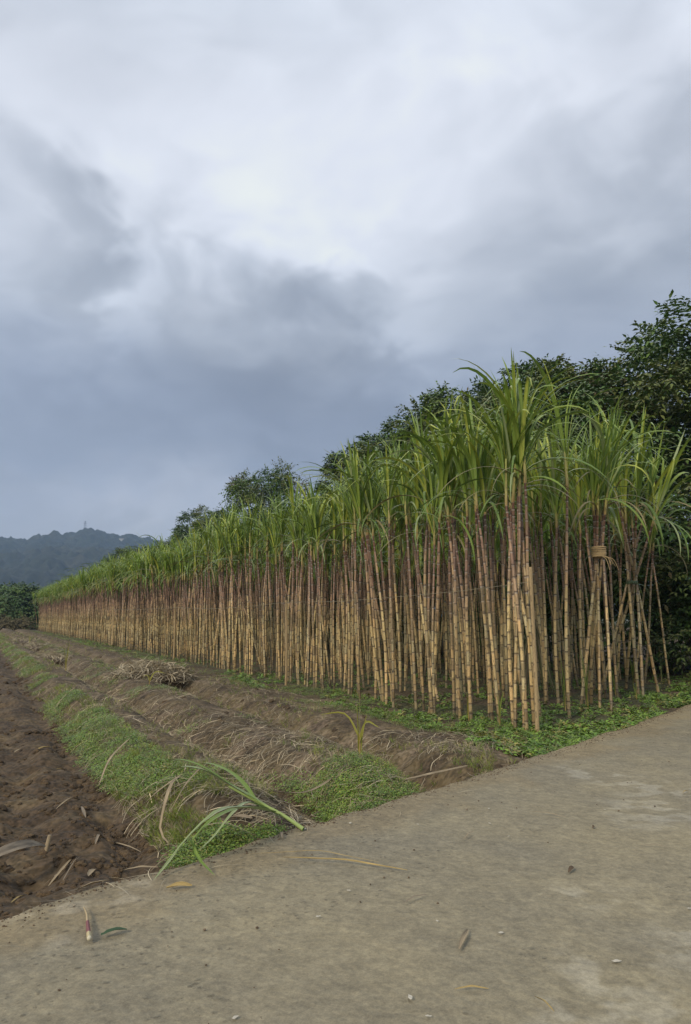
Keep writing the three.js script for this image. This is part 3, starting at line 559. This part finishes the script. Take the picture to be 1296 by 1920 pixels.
// dry straw
const strawKinds = []; for (let i = 0; i < 6; i++) { const L = rr(0.22, 0.5), w = rr(-0.07, 0.07), h = rr(0.0, 0.05); strawKinds.push(ribbon([new THREE.Vector3(-L / 2, 0.006, 0), new THREE.Vector3(-L / 6, 0.008 + h, w), new THREE.Vector3(L / 6, 0.008 + h * 0.8, w * 1.2), new THREE.Vector3(L / 2, 0.008 + h * rr(-0.2, 0.8), w * rr(-1, 1))], rr(0.005, 0.011), { segs: 5, fold: 0.3, profile: (u) => 1 - Math.abs(u - 0.4) * 0.9, twist: rr(-1.2, 1.2) })); }
const strawMat = new THREE.MeshStandardMaterial({ color: C(1, 1, 1), roughness: 0.85 });
const strawTone = (k = 1) => { const v = (rnd() < 0.15 ? rr(1.15, 1.6) : rr(0.4, 1.1)) * k, w = rnd(); return C(mix(0.47, 0.40, w) * v, mix(0.385, 0.35, w) * v, mix(0.245, 0.255, w) * v); };
scatter('straw_litter', 'dry straw strewn over the ridges and furrows beside the canes', strawKinds, strawMat, 15000, () => {
  const e = rnd() < 0.6 ? alongEven(55) + 0.1 : along(45, 0.15), z = rnd(); let t, dir = 0, spread = 0.55, flat = 1;
  if (z < 0.24) { t = 2.2 + gauss() * 0.26; dir = 1.57; spread = 1.4; } else if (z < 0.44) { t = rr(1.05, 1.8); spread = 0.45; } else if (z < 0.68) { t = rr(2.45, 3.25); spread = 0.5; } else if (z < 0.78) { t = 3.6 + gauss() * 0.25; spread = 1.4; } else if (z < 0.95) t = rr(3.8, 4.9); else { t = rr(4.9, 7.5); }
  const s = sEdgeRaw(t) + e; if (fbm(s * 0.9, t * 0.9 + 20, 3) < 0.49 && z > 0.26) return null; if (e < 1.5 && ((t > 3.1 && t < 4.05) || (t > 2.2 && t < 2.5)) && rnd() < 0.85) return null;
  return { s, t, yaw: yawDown() + dir + gauss() * spread * 2.4 + 0.35, scale: rr(0.22, 0.72) * (1 + e * 0.012), color: strawTone(z < 0.26 ? 1.1 : 0.95), lift: rr(0, 0.03) };
});
// upright dry stubble and combed dead grass on the ridge sides
const tuft = (n, L, w, spreadR) => { const gs = []; for (let i = 0; i < n; i++) { const a = rnd() * 6.283, l = L * rr(0.5, 1.1), k = rr(0.2, 0.9), x = Math.cos(a), z = Math.sin(a), r0 = spreadR * rnd(); gs.push(ribbon([new THREE.Vector3(x * r0, -0.01, z * r0), new THREE.Vector3(x * (r0 + l * k * 0.25), l * 0.5, z * (r0 + l * k * 0.25)), new THREE.Vector3(x * (r0 + l * k * 0.8), l * (1 - k * 0.45), z * (r0 + l * k * 0.8))], w * rr(0.7, 1.2), { segs: 3, fold: 0.2, side: new THREE.Vector3(z, 0.2, -x) })); } return mergeGeometries(gs); };
const grassKinds = [tuft(9, 0.13, 0.006, 0.02), tuft(11, 0.10, 0.005, 0.03), tuft(8, 0.17, 0.006, 0.02)];
const greenMat = new THREE.MeshPhysicalMaterial({ color: C(1, 1, 1), roughness: 0.65, transmission: 0.3, thickness: 0 });
const grassTone = () => { const k = rr(0.65, 1.2), y = rnd(); return C(mix(0.17, 0.34, y) * k, mix(0.28, 0.35, y) * k, mix(0.04, 0.07, y) * k); };
scatter('ridge_grass', 'thin green and drying grass on the field ridges', grassKinds, greenMat, 15000, () => {
  const e = rnd() < 0.5 ? along(60, 0.08) : alongEven(60) + 0.1, z = rnd(), t = z < 0.40 ? rr(1.05, 1.55) : z < 0.56 ? rr(1.5, 2.0) : z < 0.78 ? rr(2.35, 3.2) : rr(3.6, 5.4), s = sEdgeRaw(t) + e;
  if (fbm(s * 1.1 + 4, t * 1.3 + 33, 3) < (z < 0.4 ? 0.47 : 0.52)) return null; if (e < 1.4 && ((t > 3.2 && t < 4.0) || (t > 2.15 && t < 2.42)) && rnd() < 0.9) return null;
  return { s, t, scale: rr(0.35, 0.85) * (1 + e * 0.01), color: rnd() < (z < 0.4 ? 0.3 : 0.5) ? strawTone(1.0) : grassTone(), flat: 0.6 };
});
// small-leaved carpet weeds
function herb(n, leafL, leafW, h, stemmy) {
  const out = { pos: [], col: [], idx: [] }, p = new THREE.Vector3(), d = new THREE.Vector3();
  for (let i = 0; i < n; i++) { const a = i * 2.4 + rr(-0.5, 0.5), u = i / n, r = stemmy * Math.sqrt(rnd()); p.set(Math.cos(a) * r, h * rr(0.1, 1), Math.sin(a) * r); d.set(Math.cos(a), rr(0.0, 0.9) * (1 - u * 0.4), Math.sin(a)).normalize(); const k = rr(0.75, 1.25); leafInto(out, p, d, leafL * rr(0.7, 1.2), leafW * rr(0.8, 1.2), [k, k * rr(0.96, 1.04), k]); }
  return geom(out.pos, out.idx, { color: out.col });
}
const carpetKinds = [herb(40, 0.019, 0.011, 0.04, 0.07), herb(46, 0.016, 0.010, 0.055, 0.075), herb(38, 0.024, 0.008, 0.05, 0.08)];
const herbMat = new THREE.MeshPhysicalMaterial({ vertexColors: true, roughness: 0.6, transmission: 0.3, thickness: 0 });
const weedTone = (y = 0) => { const k = rr(0.55, 1.3); if (rnd() < 0.12) return C(0.34 * k, 0.31 * k, 0.09 * k); return C((0.15 + y * 0.11) * k, (0.285 + y * 0.03) * k, 0.038 * k); };
scatter('carpet_weeds', 'bright green small-leaved weeds covering the ridge banks', carpetKinds, herbMat, 12000, () => {
  const z = rnd(); let e, t;
  if (z < 0.52) { e = rnd() < 0.5 ? along(50, 0.05) : alongEven(60); t = rr(1.02, 1.48) + (e < 1.2 ? rr(0, 0.35) : 0); } else if (z < 0.62) { e = along(0.95, 0.05); t = 2.66 + gauss() * 0.36; } else if (z < 0.74) { e = along(40, 0.4); t = rr(2.35, 3.1); } else { e = rnd() < 0.5 ? along(60, 0.1) : alongEven(70); t = rr(4.5, 6.2); }
  const s = sEdgeRaw(t) + e, need = z < 0.52 ? 0.56 - 0.08 * (e < 2.5) : z < 0.62 ? 0.3 : z < 0.74 ? 0.52 : 0.50;
  if (fbm(s * 1.0 + 14, t * 1.4 + 63, 4) < need) return null; if (e < 1.4 && ((t > 3.2 && t < 4.0) || (t > 2.15 && t < 2.42))) return null;
  return { s, t, scale: rr(0.6, 1.15) * (1 + e * 0.014), color: weedTone(rnd() * 0.8), flat: 0.8 };
});
// taller herbs with spoon-shaped leaves before and between the canes
const herbKinds = [herb(20, 0.062, 0.024, 0.05, 0.035), herb(26, 0.055, 0.022, 0.075, 0.05), herb(16, 0.07, 0.026, 0.04, 0.03)];
scatter('leafy_herbs', 'leafy green herbs growing at the foot of the canes', herbKinds, herbMat, 6200, () => {
  const z = rnd(); let s, t;
  if (z < 0.32) { t = rr(4.9, 11.5); s = sEdgeRaw(t) + along(1.5, 0.06); if (fbm(s * 1.4, t * 1.4 + 80, 3) < (t > 8.6 ? 0.52 : 0.40)) return null; } else if (z < 0.66) { t = rr(4.7, 6.6); s = sEdgeRaw(t) + 0.3 + alongEven(40); if (fbm(s * 1.1, t * 1.2 + 90, 3) < 0.5) return null; } else { t = rr(6.5, 15); s = sEdgeRaw(t) + 0.3 + alongEven(14); if (fbm(s * 0.9, t * 0.9 + 10, 3) < 0.45) return null; }
  return { s, t, scale: rr(0.6, 1.15), color: weedTone(rnd() * 0.5) };
});
// clods on the ploughed strip
const clodKinds = []; for (let k = 0; k < 4; k++) { const g = new THREE.IcosahedronGeometry(1, 1), p = g.attributes.position; for (let i = 0; i < p.count; i++) { const x = p.getX(i), y = p.getY(i), z = p.getZ(i), q = 0.7 + 0.6 * noise(x * 2.2 + k * 9 + 20, y * 2.2 + z * 1.7 + 20); p.setXYZ(i, x * q, y * q * 0.7, z * q); } g.computeVertexNormals(); clodKinds.push(g); }
const clodMat = new THREE.MeshStandardMaterial({ map: soilMap, roughness: 1 });
scatter('soil_clods', 'crumbly brown clods on the ploughed strip', clodKinds, clodMat, 6500, () => {
  const z = rnd(), e = rnd() < 0.65 ? along(16, 0.03) : along(30, 1), t = z < 0.2 ? 0.95 + gauss() * 0.12 : z < 0.9 ? rr(-2.2, 1.02) : rr(1.9, 5), s = sEdge(t) + e, k = rr(0.7, 1.25), big = Math.pow(rnd(), 3.2);
  if (fbm(s * 2 + 40, t * 2, 3) < 0.42) return null;
  return { s, t, scale: mix(0.006, 0.038, big) * (1 + e * 0.03), color: C(0.125 * k, 0.088 * k, 0.05 * k) };
});

// ---------------------------------------------------------------- litter, shoots, piles
const V3 = (a) => F(a[0], a[1], a[2]);
const dryMap = grayTexture(64, (x, y) => { const a = tfbm(x, y * 0.3, 16, 3), b = tfbm(x + 0.3, y, 8, 4), v = 0.86 + 0.3 * (a - 0.5) + 0.5 * (b - 0.5); return [v, v * 0.97, v * 0.93]; }, 1, 1.5, true, 256);
const dryPale = new THREE.MeshStandardMaterial({ color: C(0.44, 0.37, 0.255), map: dryMap, roughness: 0.85 }), dryGrey = new THREE.MeshStandardMaterial({ color: C(0.33, 0.285, 0.22), map: dryMap, roughness: 0.9 }), dryYellow = new THREE.MeshStandardMaterial({ color: C(0.52, 0.40, 0.16), map: dryMap, roughness: 0.75 }), dryBrown = new THREE.MeshStandardMaterial({ color: C(0.12, 0.08, 0.045), roughness: 0.9 }), chipMat = new THREE.MeshStandardMaterial({ color: C(0.50, 0.46, 0.37), roughness: 0.85 });
const flatProfile = (u) => (0.75 + 0.35 * noise(u * 6, 5)) * (1 - Math.pow(Math.abs(u * 2 - 1), 3) * 0.75);
// straws on the road: from, to, width
const straws = [
  [[3.98, 1.57], [3.5, 2.07], 0.014, dryYellow, 'longest yellow straw lying on the road', 0.03], [[4.11, 1.44], [3.68, 2.0], 0.005, dryYellow, 'thin curved straw beside the longest straw on the road', 0.10],
  [[2.36, 1.58], [2.31, 1.69], 0.009, dryYellow, 'short pale straw near the bottom of the road', 0], [[4.15, 3.41], [3.93, 3.52], 0.006, dryPale, 'thin pale straw lying alone mid-road on the right', 0.02],
  [[3.83, 2.65], [3.93, 2.79], 0.007, dryPale, 'short slanted straw in the middle of the road', 0], [[3.12, 1.82], [3.17, 1.98], 0.008, dryGrey, 'grey twig below the longest straw on the road', 0.02],
  [[4.02, 0.67], [3.94, 0.50], 0.022, dryPale, 'thick pale straw lying along the road edge by the dirt', 0], [[4.14, 0.76], [4.11, 0.93], 0.014, dryPale, 'pale straw half on dirt at the road edge', 0],
  [[4.11, 4.88], [4.07, 4.77], 0.010, dryYellow, 'short straw at the right side of the road', 0], [[3.28, 3.47], [3.19, 3.6], 0.005, dryGrey, 'faint grey straw on the right half of the road', 0.02],
  [[2.09, 1.79], [2.2, 1.80], 0.009, dryYellow, 'straw standing out at the bottom middle of the road', 0], [[6.08, 4.67], [6.16, 4.98], 0.007, dryPale, 'straw by the weeds where the road meets the cane corner', 0.02], [[4.43, 1.74], [4.31, 1.7], 0.018, dryGrey, 'flat grey leaf scrap at the foot of the fallen cane top', 0],
];
for (const [a, b, w, m, label, curl] of straws) { const p = F(a[0], a[1], 0.013), q = F(b[0], b[1], 0.013), mid = p.clone().lerp(q, 0.5), side = new THREE.Vector3(q.z - p.z, 0, p.x - q.x).multiplyScalar(curl * 1.4); mid.add(side); mid.y += 0.008; single('straw', ribbon([p, p.clone().lerp(mid, 0.55), mid, q.clone().lerp(mid, 0.5), q], w, { segs: 10, fold: 0.35, profile: flatProfile, twist: 0.5 }), m, label, 'straw', null, 'straws on the road'); }
// dry leaf pieces on the road
const scraps = [[[3.79, 0.90], [3.77, 1.02], 0.028, dryYellow, 'yellow leaf piece on the road below the dirt'], [[2.62, 1.78], [2.76, 1.92], 0.02, dryPale, 'split pale leaf piece standing out on the lower road'], [[3.11, 2.79], [3.16, 2.87], 0.022, dryBrown, 'curled dark brown leaf on the right of the road'], [[3.66, 3.49], [3.69, 3.53], 0.016, dryBrown, 'small dark crumb of leaf on the upper right road'], [[4.69, 1.5], [4.62, 1.62], 0.03, dryGrey, 'pale dry leaf scrap on the weeds by the road edge']];
for (const [a, b, w, m, label] of scraps) { const p = F(a[0], a[1], 0.012 + (a[0] > 4.4 ? 0.05 : 0)), q = F(b[0], b[1], 0.012 + (a[0] > 4.4 ? 0.05 : 0)), mid = p.clone().lerp(q, 0.5); mid.y += 0.006; single('dry_leaf', ribbon([p, mid, q], w, { segs: 8, fold: 0.4, profile: (u) => Math.sin(Math.PI * clamp(u, 0.06, 0.97)) ** 0.6, twist: 0.7 }), m, label, 'leaf', null, 'dry leaves on the road'); }
{ // green torn leaf
  const p = F(3.37, 0.54, 0.012), q = F(3.38, 0.645, 0.012), m = p.clone().lerp(q, 0.5); m.y += 0.008;
  single('green_leaf', ribbon([p, m, q], 0.036, { segs: 8, fold: 0.25, profile: (u) => (0.6 + 0.4 * noise(u * 7, 1)) * Math.sin(Math.PI * clamp(u, 0.08, 0.95)) ** 0.5 }), new THREE.MeshStandardMaterial({ color: C(0.06, 0.12, 0.055), map: leafMap, roughness: 0.6 }), 'torn green leaf lying on the road near the pink cane tip', 'leaf');
}
{ // pink cane tip
  const a = F(3.35, 0.49, 0.02), b = F(3.69, 0.52, 0.02), g = thing('cane_tip', 'short pink cane tip with dry point lying on the road', 'cane tip'), at = (u) => a.clone().lerp(b, u);
  part('husk', tube([at(-0.02), at(0.06), at(0.13)], 0.010, 0.0095, 6, 8), new THREE.MeshStandardMaterial({ color: C(0.5, 0.42, 0.24), roughness: 0.8 }), g);
  { const e = new THREE.SphereGeometry(0.0098, 10, 8); const b0 = at(-0.02); e.translate(b0.x, b0.y, b0.z); part('cut_end', e, new THREE.MeshStandardMaterial({ color: C(0.55, 0.5, 0.36), roughness: 0.9 }), g); }
  part('stem', tube([at(0.12), at(0.3), at(0.5)], 0.0095, 0.007, 8, 8), new THREE.MeshStandardMaterial({ color: C(0.22, 0.085, 0.085), roughness: 0.6 }), g);
  part('dry_point', tube([at(0.49), at(0.75), at(1).add(new THREE.Vector3(-0.01, 0, 0))], 0.0075, 0.002, 8, 6), new THREE.MeshStandardMaterial({ color: C(0.45, 0.35, 0.2), roughness: 0.8 }), g);
}
// pale chips of cane peel
const chipKinds = []; for (let k = 0; k < 4; k++) { const g = new THREE.IcosahedronGeometry(1, 1), p = g.attributes.position; for (let i = 0; i < p.count; i++) { const x = p.getX(i), y = p.getY(i), z = p.getZ(i), q = 0.6 + 0.8 * noise(x * 1.6 + k * 7 + 30, z * 1.6 + 30); p.setXYZ(i, x * q, y * 0.07 + 0.25 * noise(x * 3 + 9, z * 3 + 9) - 0.1, z * q * 0.6); } g.computeVertexNormals(); chipKinds.push(g); }
const chips = [[2.28, 2.26, 0.017, 'below right'], [2.39, 1.42, 0.013, 'at the bottom'], [3.17, 1.42, 0.012, 'below the longest straw'], [3.39, 1.68, 0.01, 'just under the longest straw'], [4.44, 2.21, 0.014, 'near the road edge at mid-field'], [2.26, 1.41, 0.009, 'nearest the camera'], [4.05, 3.0, 0.011, 'in the upper middle'], [2.53, 0.84, 0.012, 'at the bottom left'], [3.98, 3.91, 0.008, 'in the upper right'], [4.35, 3.22, 0.011, 'near the cane corner'], [2.68, 2.03, 0.012, 'right of the split leaf'], [2.9, 1.86, 0.008, 'left of the split leaf'], [3.77, 2.93, 0.008, 'under the slanted straw'], [4.23, 2.58, 0.009, 'left of the slanted straw'], [4.45, 1.9, 0.016, 'by the fallen cane top'], [2.52, 2.95, 0.010, 'at the right edge'], [5.6, 5.2, 0.012, 'by the weeds at the cane corner'], [7.2, 9.0, 0.015, 'far along the road edge']];
chips.forEach(([s, t, r, where], i) => { const m = single('cane_chip', chipKinds[i % 4], chipMat, 'small pale chip of cane peel on the road, ' + where, 'chip', F(s, t, 0.008), 'pale chips on the road'); m.scale.setScalar(r); m.rotation.y = i * 1.9; });
// straws and leaf scraps on the ploughed soil
const onSoil = [[[8.48, 0.61], [8.66, 0.8], 0.035, dryYellow], [[5.93, 0.6], [6.2, 0.82], 0.018, dryPale], [[5.92, 0.77], [5.59, 0.76], 0.022, dryGrey], [[4.99, 0.86], [4.8, 0.98], 0.020, dryPale], [[4.54, 0.44], [4.74, 0.59], 0.016, dryPale], [[4.4, 0.49], [4.71, 0.6], 0.007, dryGrey], [[4.2, 0.24], [4.39, 0.32], 0.014, dryYellow], [[6.53, 0.94], [6.46, 1.08], 0.028, dryPale], [[4.43, 0.63], [4.55, 0.68], 0.035, dryPale], [[8.13, 1.0], [8.1, 1.07], 0.03, dryPale], [[7.71, 0.76], [7.78, 0.86], 0.02, dryYellow], [[8.6, 0.44], [8.68, 0.51], 0.03, dryPale], [[4.92, 0.73], [5.08, 0.79], 0.02, dryGrey], [[4.72, 0.62], [4.6, 0.42], 0.006, dryGrey], [[9.4, 0.98], [9.3, 1.08], 0.02, dryPale], [[10.6, 0.95], [10.4, 1.06], 0.03, dryPale]];
onSoil.forEach(([a, b, w, m], i) => { const h = (s, t) => fieldHeight(s, t) + 0.012, p = F(a[0], a[1], h(...a)), q = F(b[0], b[1], h(...b)), mid = p.clone().lerp(q, 0.5); mid.y = Math.max(mid.y, h((a[0] + b[0]) / 2, (a[1] + b[1]) / 2)) + 0.002; single('dry_leaf', ribbon([p, mid, q], w, { segs: 8, fold: 0.35, profile: flatProfile, twist: rr(-0.25, 0.25) }), m, ['yellow straw far up the ploughed strip', 'long pale straw in the middle of the ploughed strip', 'grey leaf scrap beside the long pale straw on the soil', 'pale straw on the soil near the weedy bank', 'slanted pale straw on the soil close to the road', 'thin grey straw crossing the slanted straw on the soil', 'short yellow straw at the lower left of the soil', 'pale leaf scrap at the foot of the weedy bank', 'crumpled pale leaf on the soil by the road edge', 'pale scrap on the soil far up by the bank', 'short yellow scrap on the soil beside the bank', 'small pale scrap at the left edge of the soil', 'curled grey scrap on the soil near the bank end', 'thinnest grey straw on the soil close to the road', 'pale scrap at the bank foot, farther up the strip', 'pale bent straw at the bank foot, farthest up the strip'][i], 'dry leaf', null, 'dry leaves on the ploughed soil'); });
single('dry_leaf', ribbon([[4.5, 0.05, 0.0], [4.56, 0.2, 0.045], [4.72, 0.34, 0.03], [4.9, 0.45, -0.03]].map(V3), 0.085, { segs: 12, fold: 0.3, profile: (u) => Math.sin(Math.PI * clamp(u * 0.9 + 0.08, 0, 0.97)) ** 0.7, twist: 0.6 }), dryGrey, 'large withered grey cane leaf at the left edge of the soil', 'dry leaf', null, 'dry leaves on the ploughed soil');
{ const h = fieldHeight(4.98, 0.46); single('cane_stub', rings([[0, -0.02, 0, 0.014, null], [0.01, 0.05, 0.004, 0.014, null], [0.02, 0.1, 0.006, 0.011, null]], 7), dryPale, 'short pale cane stub sticking up from the soil', 'stub', F(4.98, 0.46, h)); }

// fallen green cane top lying over the bank end
{
  const g = thing('fallen_cane_top', 'fallen green cane top with long leaves draped from the bank onto the road', 'cane top');
  part('stem', tube([[4.42, 1.88, 0.015], [4.56, 1.79, 0.08], [4.66, 1.66, 0.15], [4.74, 1.5, 0.24]].map(V3), 0.013, 0.007, 10, 7), new THREE.MeshStandardMaterial({ color: C(0.25, 0.33, 0.10), roughness: 0.6 }), g);
  [[[4.63, 1.72, 0.12], [4.73, 1.5, 0.25], [4.69, 1.30, 0.37], [4.84, 1.2, 0.36], [5.0, 1.12, 0.28]], [[4.6, 1.72, 0.11], [4.75, 1.52, 0.24], [4.85, 1.36, 0.35], [5.0, 1.25, 0.38], [5.2, 1.18, 0.33]], [[4.55, 1.74, 0.10], [4.22, 1.42, 0.23], [4.02, 1.2, 0.27], [4.03, 1.06, 0.16], [4.03, 0.97, 0.06], [3.93, 0.87, 0.012]], [[4.58, 1.7, 0.12], [4.2, 1.36, 0.23], [4.07, 1.18, 0.21], [4.08, 1.1, 0.12], [4.02, 1.12, 0.05], [3.86, 1.16, 0.012]], [[4.53, 1.75, 0.09], [4.44, 1.53, 0.2], [4.3, 1.38, 0.18], [4.27, 1.28, 0.09], [4.2, 1.17, 0.04]], [[4.66, 1.66, 0.15], [4.9, 1.6, 0.26], [5.2, 1.5, 0.3], [5.5, 1.42, 0.22]]]
    .forEach((p, i) => part('leaf', ribbon(p.map(V3), [0.05, 0.044, 0.062, 0.056, 0.04, 0.042][i], { segs: 16, fold: 0.22, profile: (u) => Math.min(1, 0.5 + u * 3) * Math.pow(1 - u, 0.5) }), leafMats[i % 2 ? 0 : 4], g));
}
const banks = [[[5.28, 1.35, 0.22], [4.98, 1.2, 0.24], [4.76, 1.1, 0.14], [4.7, 1.07, 0.03], [4.6, 1.1, -0.02], 0.024, 'long curved grey leaf hanging down the bank by the fallen cane top'], [[5.35, 1.36, 0.22], [5.2, 1.15, 0.14], [5.18, 0.97, 0.0], 0.02, 'straight pale straw leaning down the bank to the soil'], [[7.23, 1.34, 0.2], [6.8, 1.1, 0.1], [6.4, 0.96, -0.02], 0.022, 'pale straw leaning on the bank at the middle of the weeds'], [[5.4, 1.5, 0.24], [5.05, 1.3, 0.2], [4.9, 1.18, 0.1], 0.014, 'thin straw on the bank beside the fallen cane top'], [[12.5, 1.45, 0.22], [11.9, 1.2, 0.1], [11.5, 1.05, -0.01], 0.03, 'long pale straw on the bank farther up the strip'], [[5.22, 2.92, 0.03], [5.34, 3.3, 0.03], [5.5, 3.86, 0.04], 0.03, 'thick dry cane leaf lying along the road edge over the dug hollow'], [[4.95, 1.78, 0.15], [5.3, 2.3, 0.02], [5.9, 3.05, 0.14], 0.02, 'pale straw bridging the dug furrow']];
for (const b of banks) { const label = b.pop(), w = b.pop(); single('dry_leaf', ribbon(b.map(V3), w, { segs: 12, fold: 0.3, profile: flatProfile, twist: 0.4 }), dryPale, label, 'dry leaf', null, 'dry leaves on the banks'); }

// young cane shoots: yellow or fresh green
function shoot(s, t, h, n, mat, label, fallen = 0) {
  const y = fieldHeight(s, t), g = thing('cane_shoot', label, 'cane shoot', F(s, t, y), 'young cane shoots');
  part('stem', rings([[0, -0.05, 0, 0.009, null], [0.004, h * 0.2, 0, 0.008, null], [0, h * 0.4, 0.005, 0.005, null]], 6), dryYellow, g);
  for (let i = 0; i < n; i++) { const a = i * 2.6 + s, k = i < n - fallen ? rr(0.04, 0.2) : rr(0.7, 1.1), l = h * rr(0.7, 1.05), x = Math.cos(a), z = Math.sin(a), y0 = h * 0.08 * i; part('leaf', ribbon([new THREE.Vector3(0, y0, 0), new THREE.Vector3(x * l * k * 0.35, y0 + l * 0.5, z * l * k * 0.35), new THREE.Vector3(x * l * k, y0 + l * (k > 0.5 ? 0.45 : 0.95), z * l * k)], rr(0.02, 0.032), { segs: 8, fold: 0.3, side: new THREE.Vector3(-z, 0.2, x) }), mat, g); }
}
[[5.85, 3.0, 0.50, 5, yellowLeaf, 'bright yellow cane shoot standing in the dug furrow by the road', 2], [18.4, 1.91, 0.72, 4, yellowLeaf, 'yellow cane shoot on the ridge far up the field', 1], [11.9, 13.5, 0.72, 3, youngLeaf, 'yellow-green cane shoot right of the last canes', 0], [8.85, 8.0, 0.75, 4, youngLeaf, 'green cane shoot left of the twine bundle', 0], [8.75, 8.35, 0.85, 4, youngLeaf, 'green cane shoot at the foot of the twine bundle', 0], [10.1, 10.3, 0.7, 4, youngLeaf, 'green cane shoot at the foot of the green-tied bundle', 0], [9.35, 10.0, 0.4, 3, youngLeaf, 'short green shoot between the bundle and the road', 1], [8.5, 6.0, 0.55, 3, yellowLeaf, 'yellow shoot in the front row left of the corner pole', 0], [7.9, 6.05, 0.5, 3, youngLeaf, 'green shoot in the front row close to the corner pole', 0], [36, 2.2, 0.7, 3, yellowLeaf, 'tiny yellow shoot at the far end of the ridge', 0], [11.0, 11.7, 0.8, 4, youngLeaf, 'green shoot between the green-tied bundle and the last canes', 0], [14.0, 2.9, 0.35, 3, yellowLeaf, 'small yellow shoot in the straw near the big pile', 2]].forEach((a) => shoot(...a));

// piles of dry cane straw
function strawPile(s, t, rx, h, count, label) {
  const y0 = fieldHeight(s, t) - 0.06, g = thing('straw_pile', label, 'straw pile', F(s, t, y0)); g.rotation.y = Math.atan2(-RS[1], RS[0]);
  const core = new THREE.SphereGeometry(1, 24, 12, 0, Math.PI * 2, 0, Math.PI / 2), p = core.attributes.position; for (let i = 0; i < p.count; i++) { const q = 0.75 + 0.4 * noise(p.getX(i) * 3 + 8, p.getZ(i) * 3 + 8); p.setXYZ(i, p.getX(i) * rx * 0.9 * q, p.getY(i) * h * 0.85 * q, p.getZ(i) * rx * 0.55 * q); } core.computeVertexNormals();
  part('mound', core, new THREE.MeshStandardMaterial({ color: C(0.13, 0.095, 0.06), map: soilMap, roughness: 1 }), g);
  const m = shade(new THREE.InstancedMesh(strawKinds[0], strawMat, count)), o = new THREE.Object3D(); m.name = 'straw'; m.userData.kind = 'stuff';
  for (let i = 0; i < count; i++) { const a = rnd() * 6.283, r = Math.sqrt(rnd()), top = Math.sqrt(Math.max(0, 1 - r * r)); o.position.set(Math.cos(a) * r * rx, top * h * rr(0.75, 1.12) + 0.04, Math.sin(a) * r * rx * 0.62); o.rotation.set(gauss() * 0.5, rnd() * 6.283, gauss() * 0.45); o.scale.set(rr(0.5, 1.25), 1.2, rr(1.0, 2.2)); o.updateMatrix(); m.setMatrixAt(i, o.matrix); m.setColorAt(i, strawTone(1.15)); }
  g.add(m);
}
strawPile(16.0, 3.35, 1.3, 0.36, 1500, 'large heap of dry cane straw on the ridge before the canes');
strawPile(25, 2.1, 1.3, 0.26, 500, 'low heap of dry straw farther up the open ridge');
strawPile(34.5, 2.3, 1.8, 0.32, 450, 'low dark straw heap near the far end of the field');
strawPile(43, 2.2, 2.0, 0.34, 350, 'farthest straw heap at the end of the open field');
// sheaf of withered leaves leaning among the canes
function sheaf(s, t, h, n, label) { const g = thing('leaf_sheaf', label, 'leaf sheaf', F(s, t, fieldHeight(s, t))); for (let i = 0; i < n; i++) { const a = rnd() * 6.283, r = rr(0.1, 0.32), x = Math.cos(a), z = Math.sin(a); part('leaf', ribbon([new THREE.Vector3(x * 0.05, h * rr(0.9, 1.05), z * 0.05), new THREE.Vector3(x * r * 0.7, h * 0.6, z * r * 0.7), new THREE.Vector3(x * r * 1.3, rr(0.0, 0.15), z * r * 1.3)], rr(0.02, 0.04), { segs: 5, fold: 0.25, profile: flatProfile, side: new THREE.Vector3(-z, 0.1, x) }), i % 3 ? witherMat : dryPale, g); } }
const witherMat = new THREE.MeshStandardMaterial({ color: C(0.19, 0.20, 0.10), map: leafMap, roughness: 0.85 });
sheaf(10.6, 8.9, 1.35, 38, 'sheaf of withered grey-green cane leaves standing among the canes');
sheaf(13.3, 15.0, 1.0, 30, 'sheaf of withered leaves in the shade at the right edge');

// crumbs of earth and chaff spilled onto the road's edge
scatter('road_crumbs', 'crumbs of earth spilled along the edge of the road', clodKinds, clodMat, 2600, () => { const t = rr(-1, 10), w = Math.abs(gauss()) * 0.16 * (0.4 + noise(t * 2, 7)) + (rnd() < 0.08 ? rr(0, 1.6) : 0); const k = rr(0.8, 1.5); return { s: sEdge(t) - w, t, y: 0.002, scale: mix(0.0015, 0.0065, Math.pow(rnd(), 3)), color: C(0.17 * k, 0.125 * k, 0.085 * k) }; });
const chaffKinds = strawKinds.slice(0, 3);
scatter('road_chaff', 'tiny bits of straw scattered on the road', chaffKinds, strawMat, 620, () => { const t = rr(-1, 10), edge = rnd() < 0.55, w = edge ? Math.abs(gauss()) * 0.22 : rr(0, 3); return { s: sEdge(t) - w, t, y: 0.004, scale: rr(0.06, edge ? 0.45 : 0.16), squash: 0.4, color: strawTone(1.05) }; });
renderer.render(scene, camera);
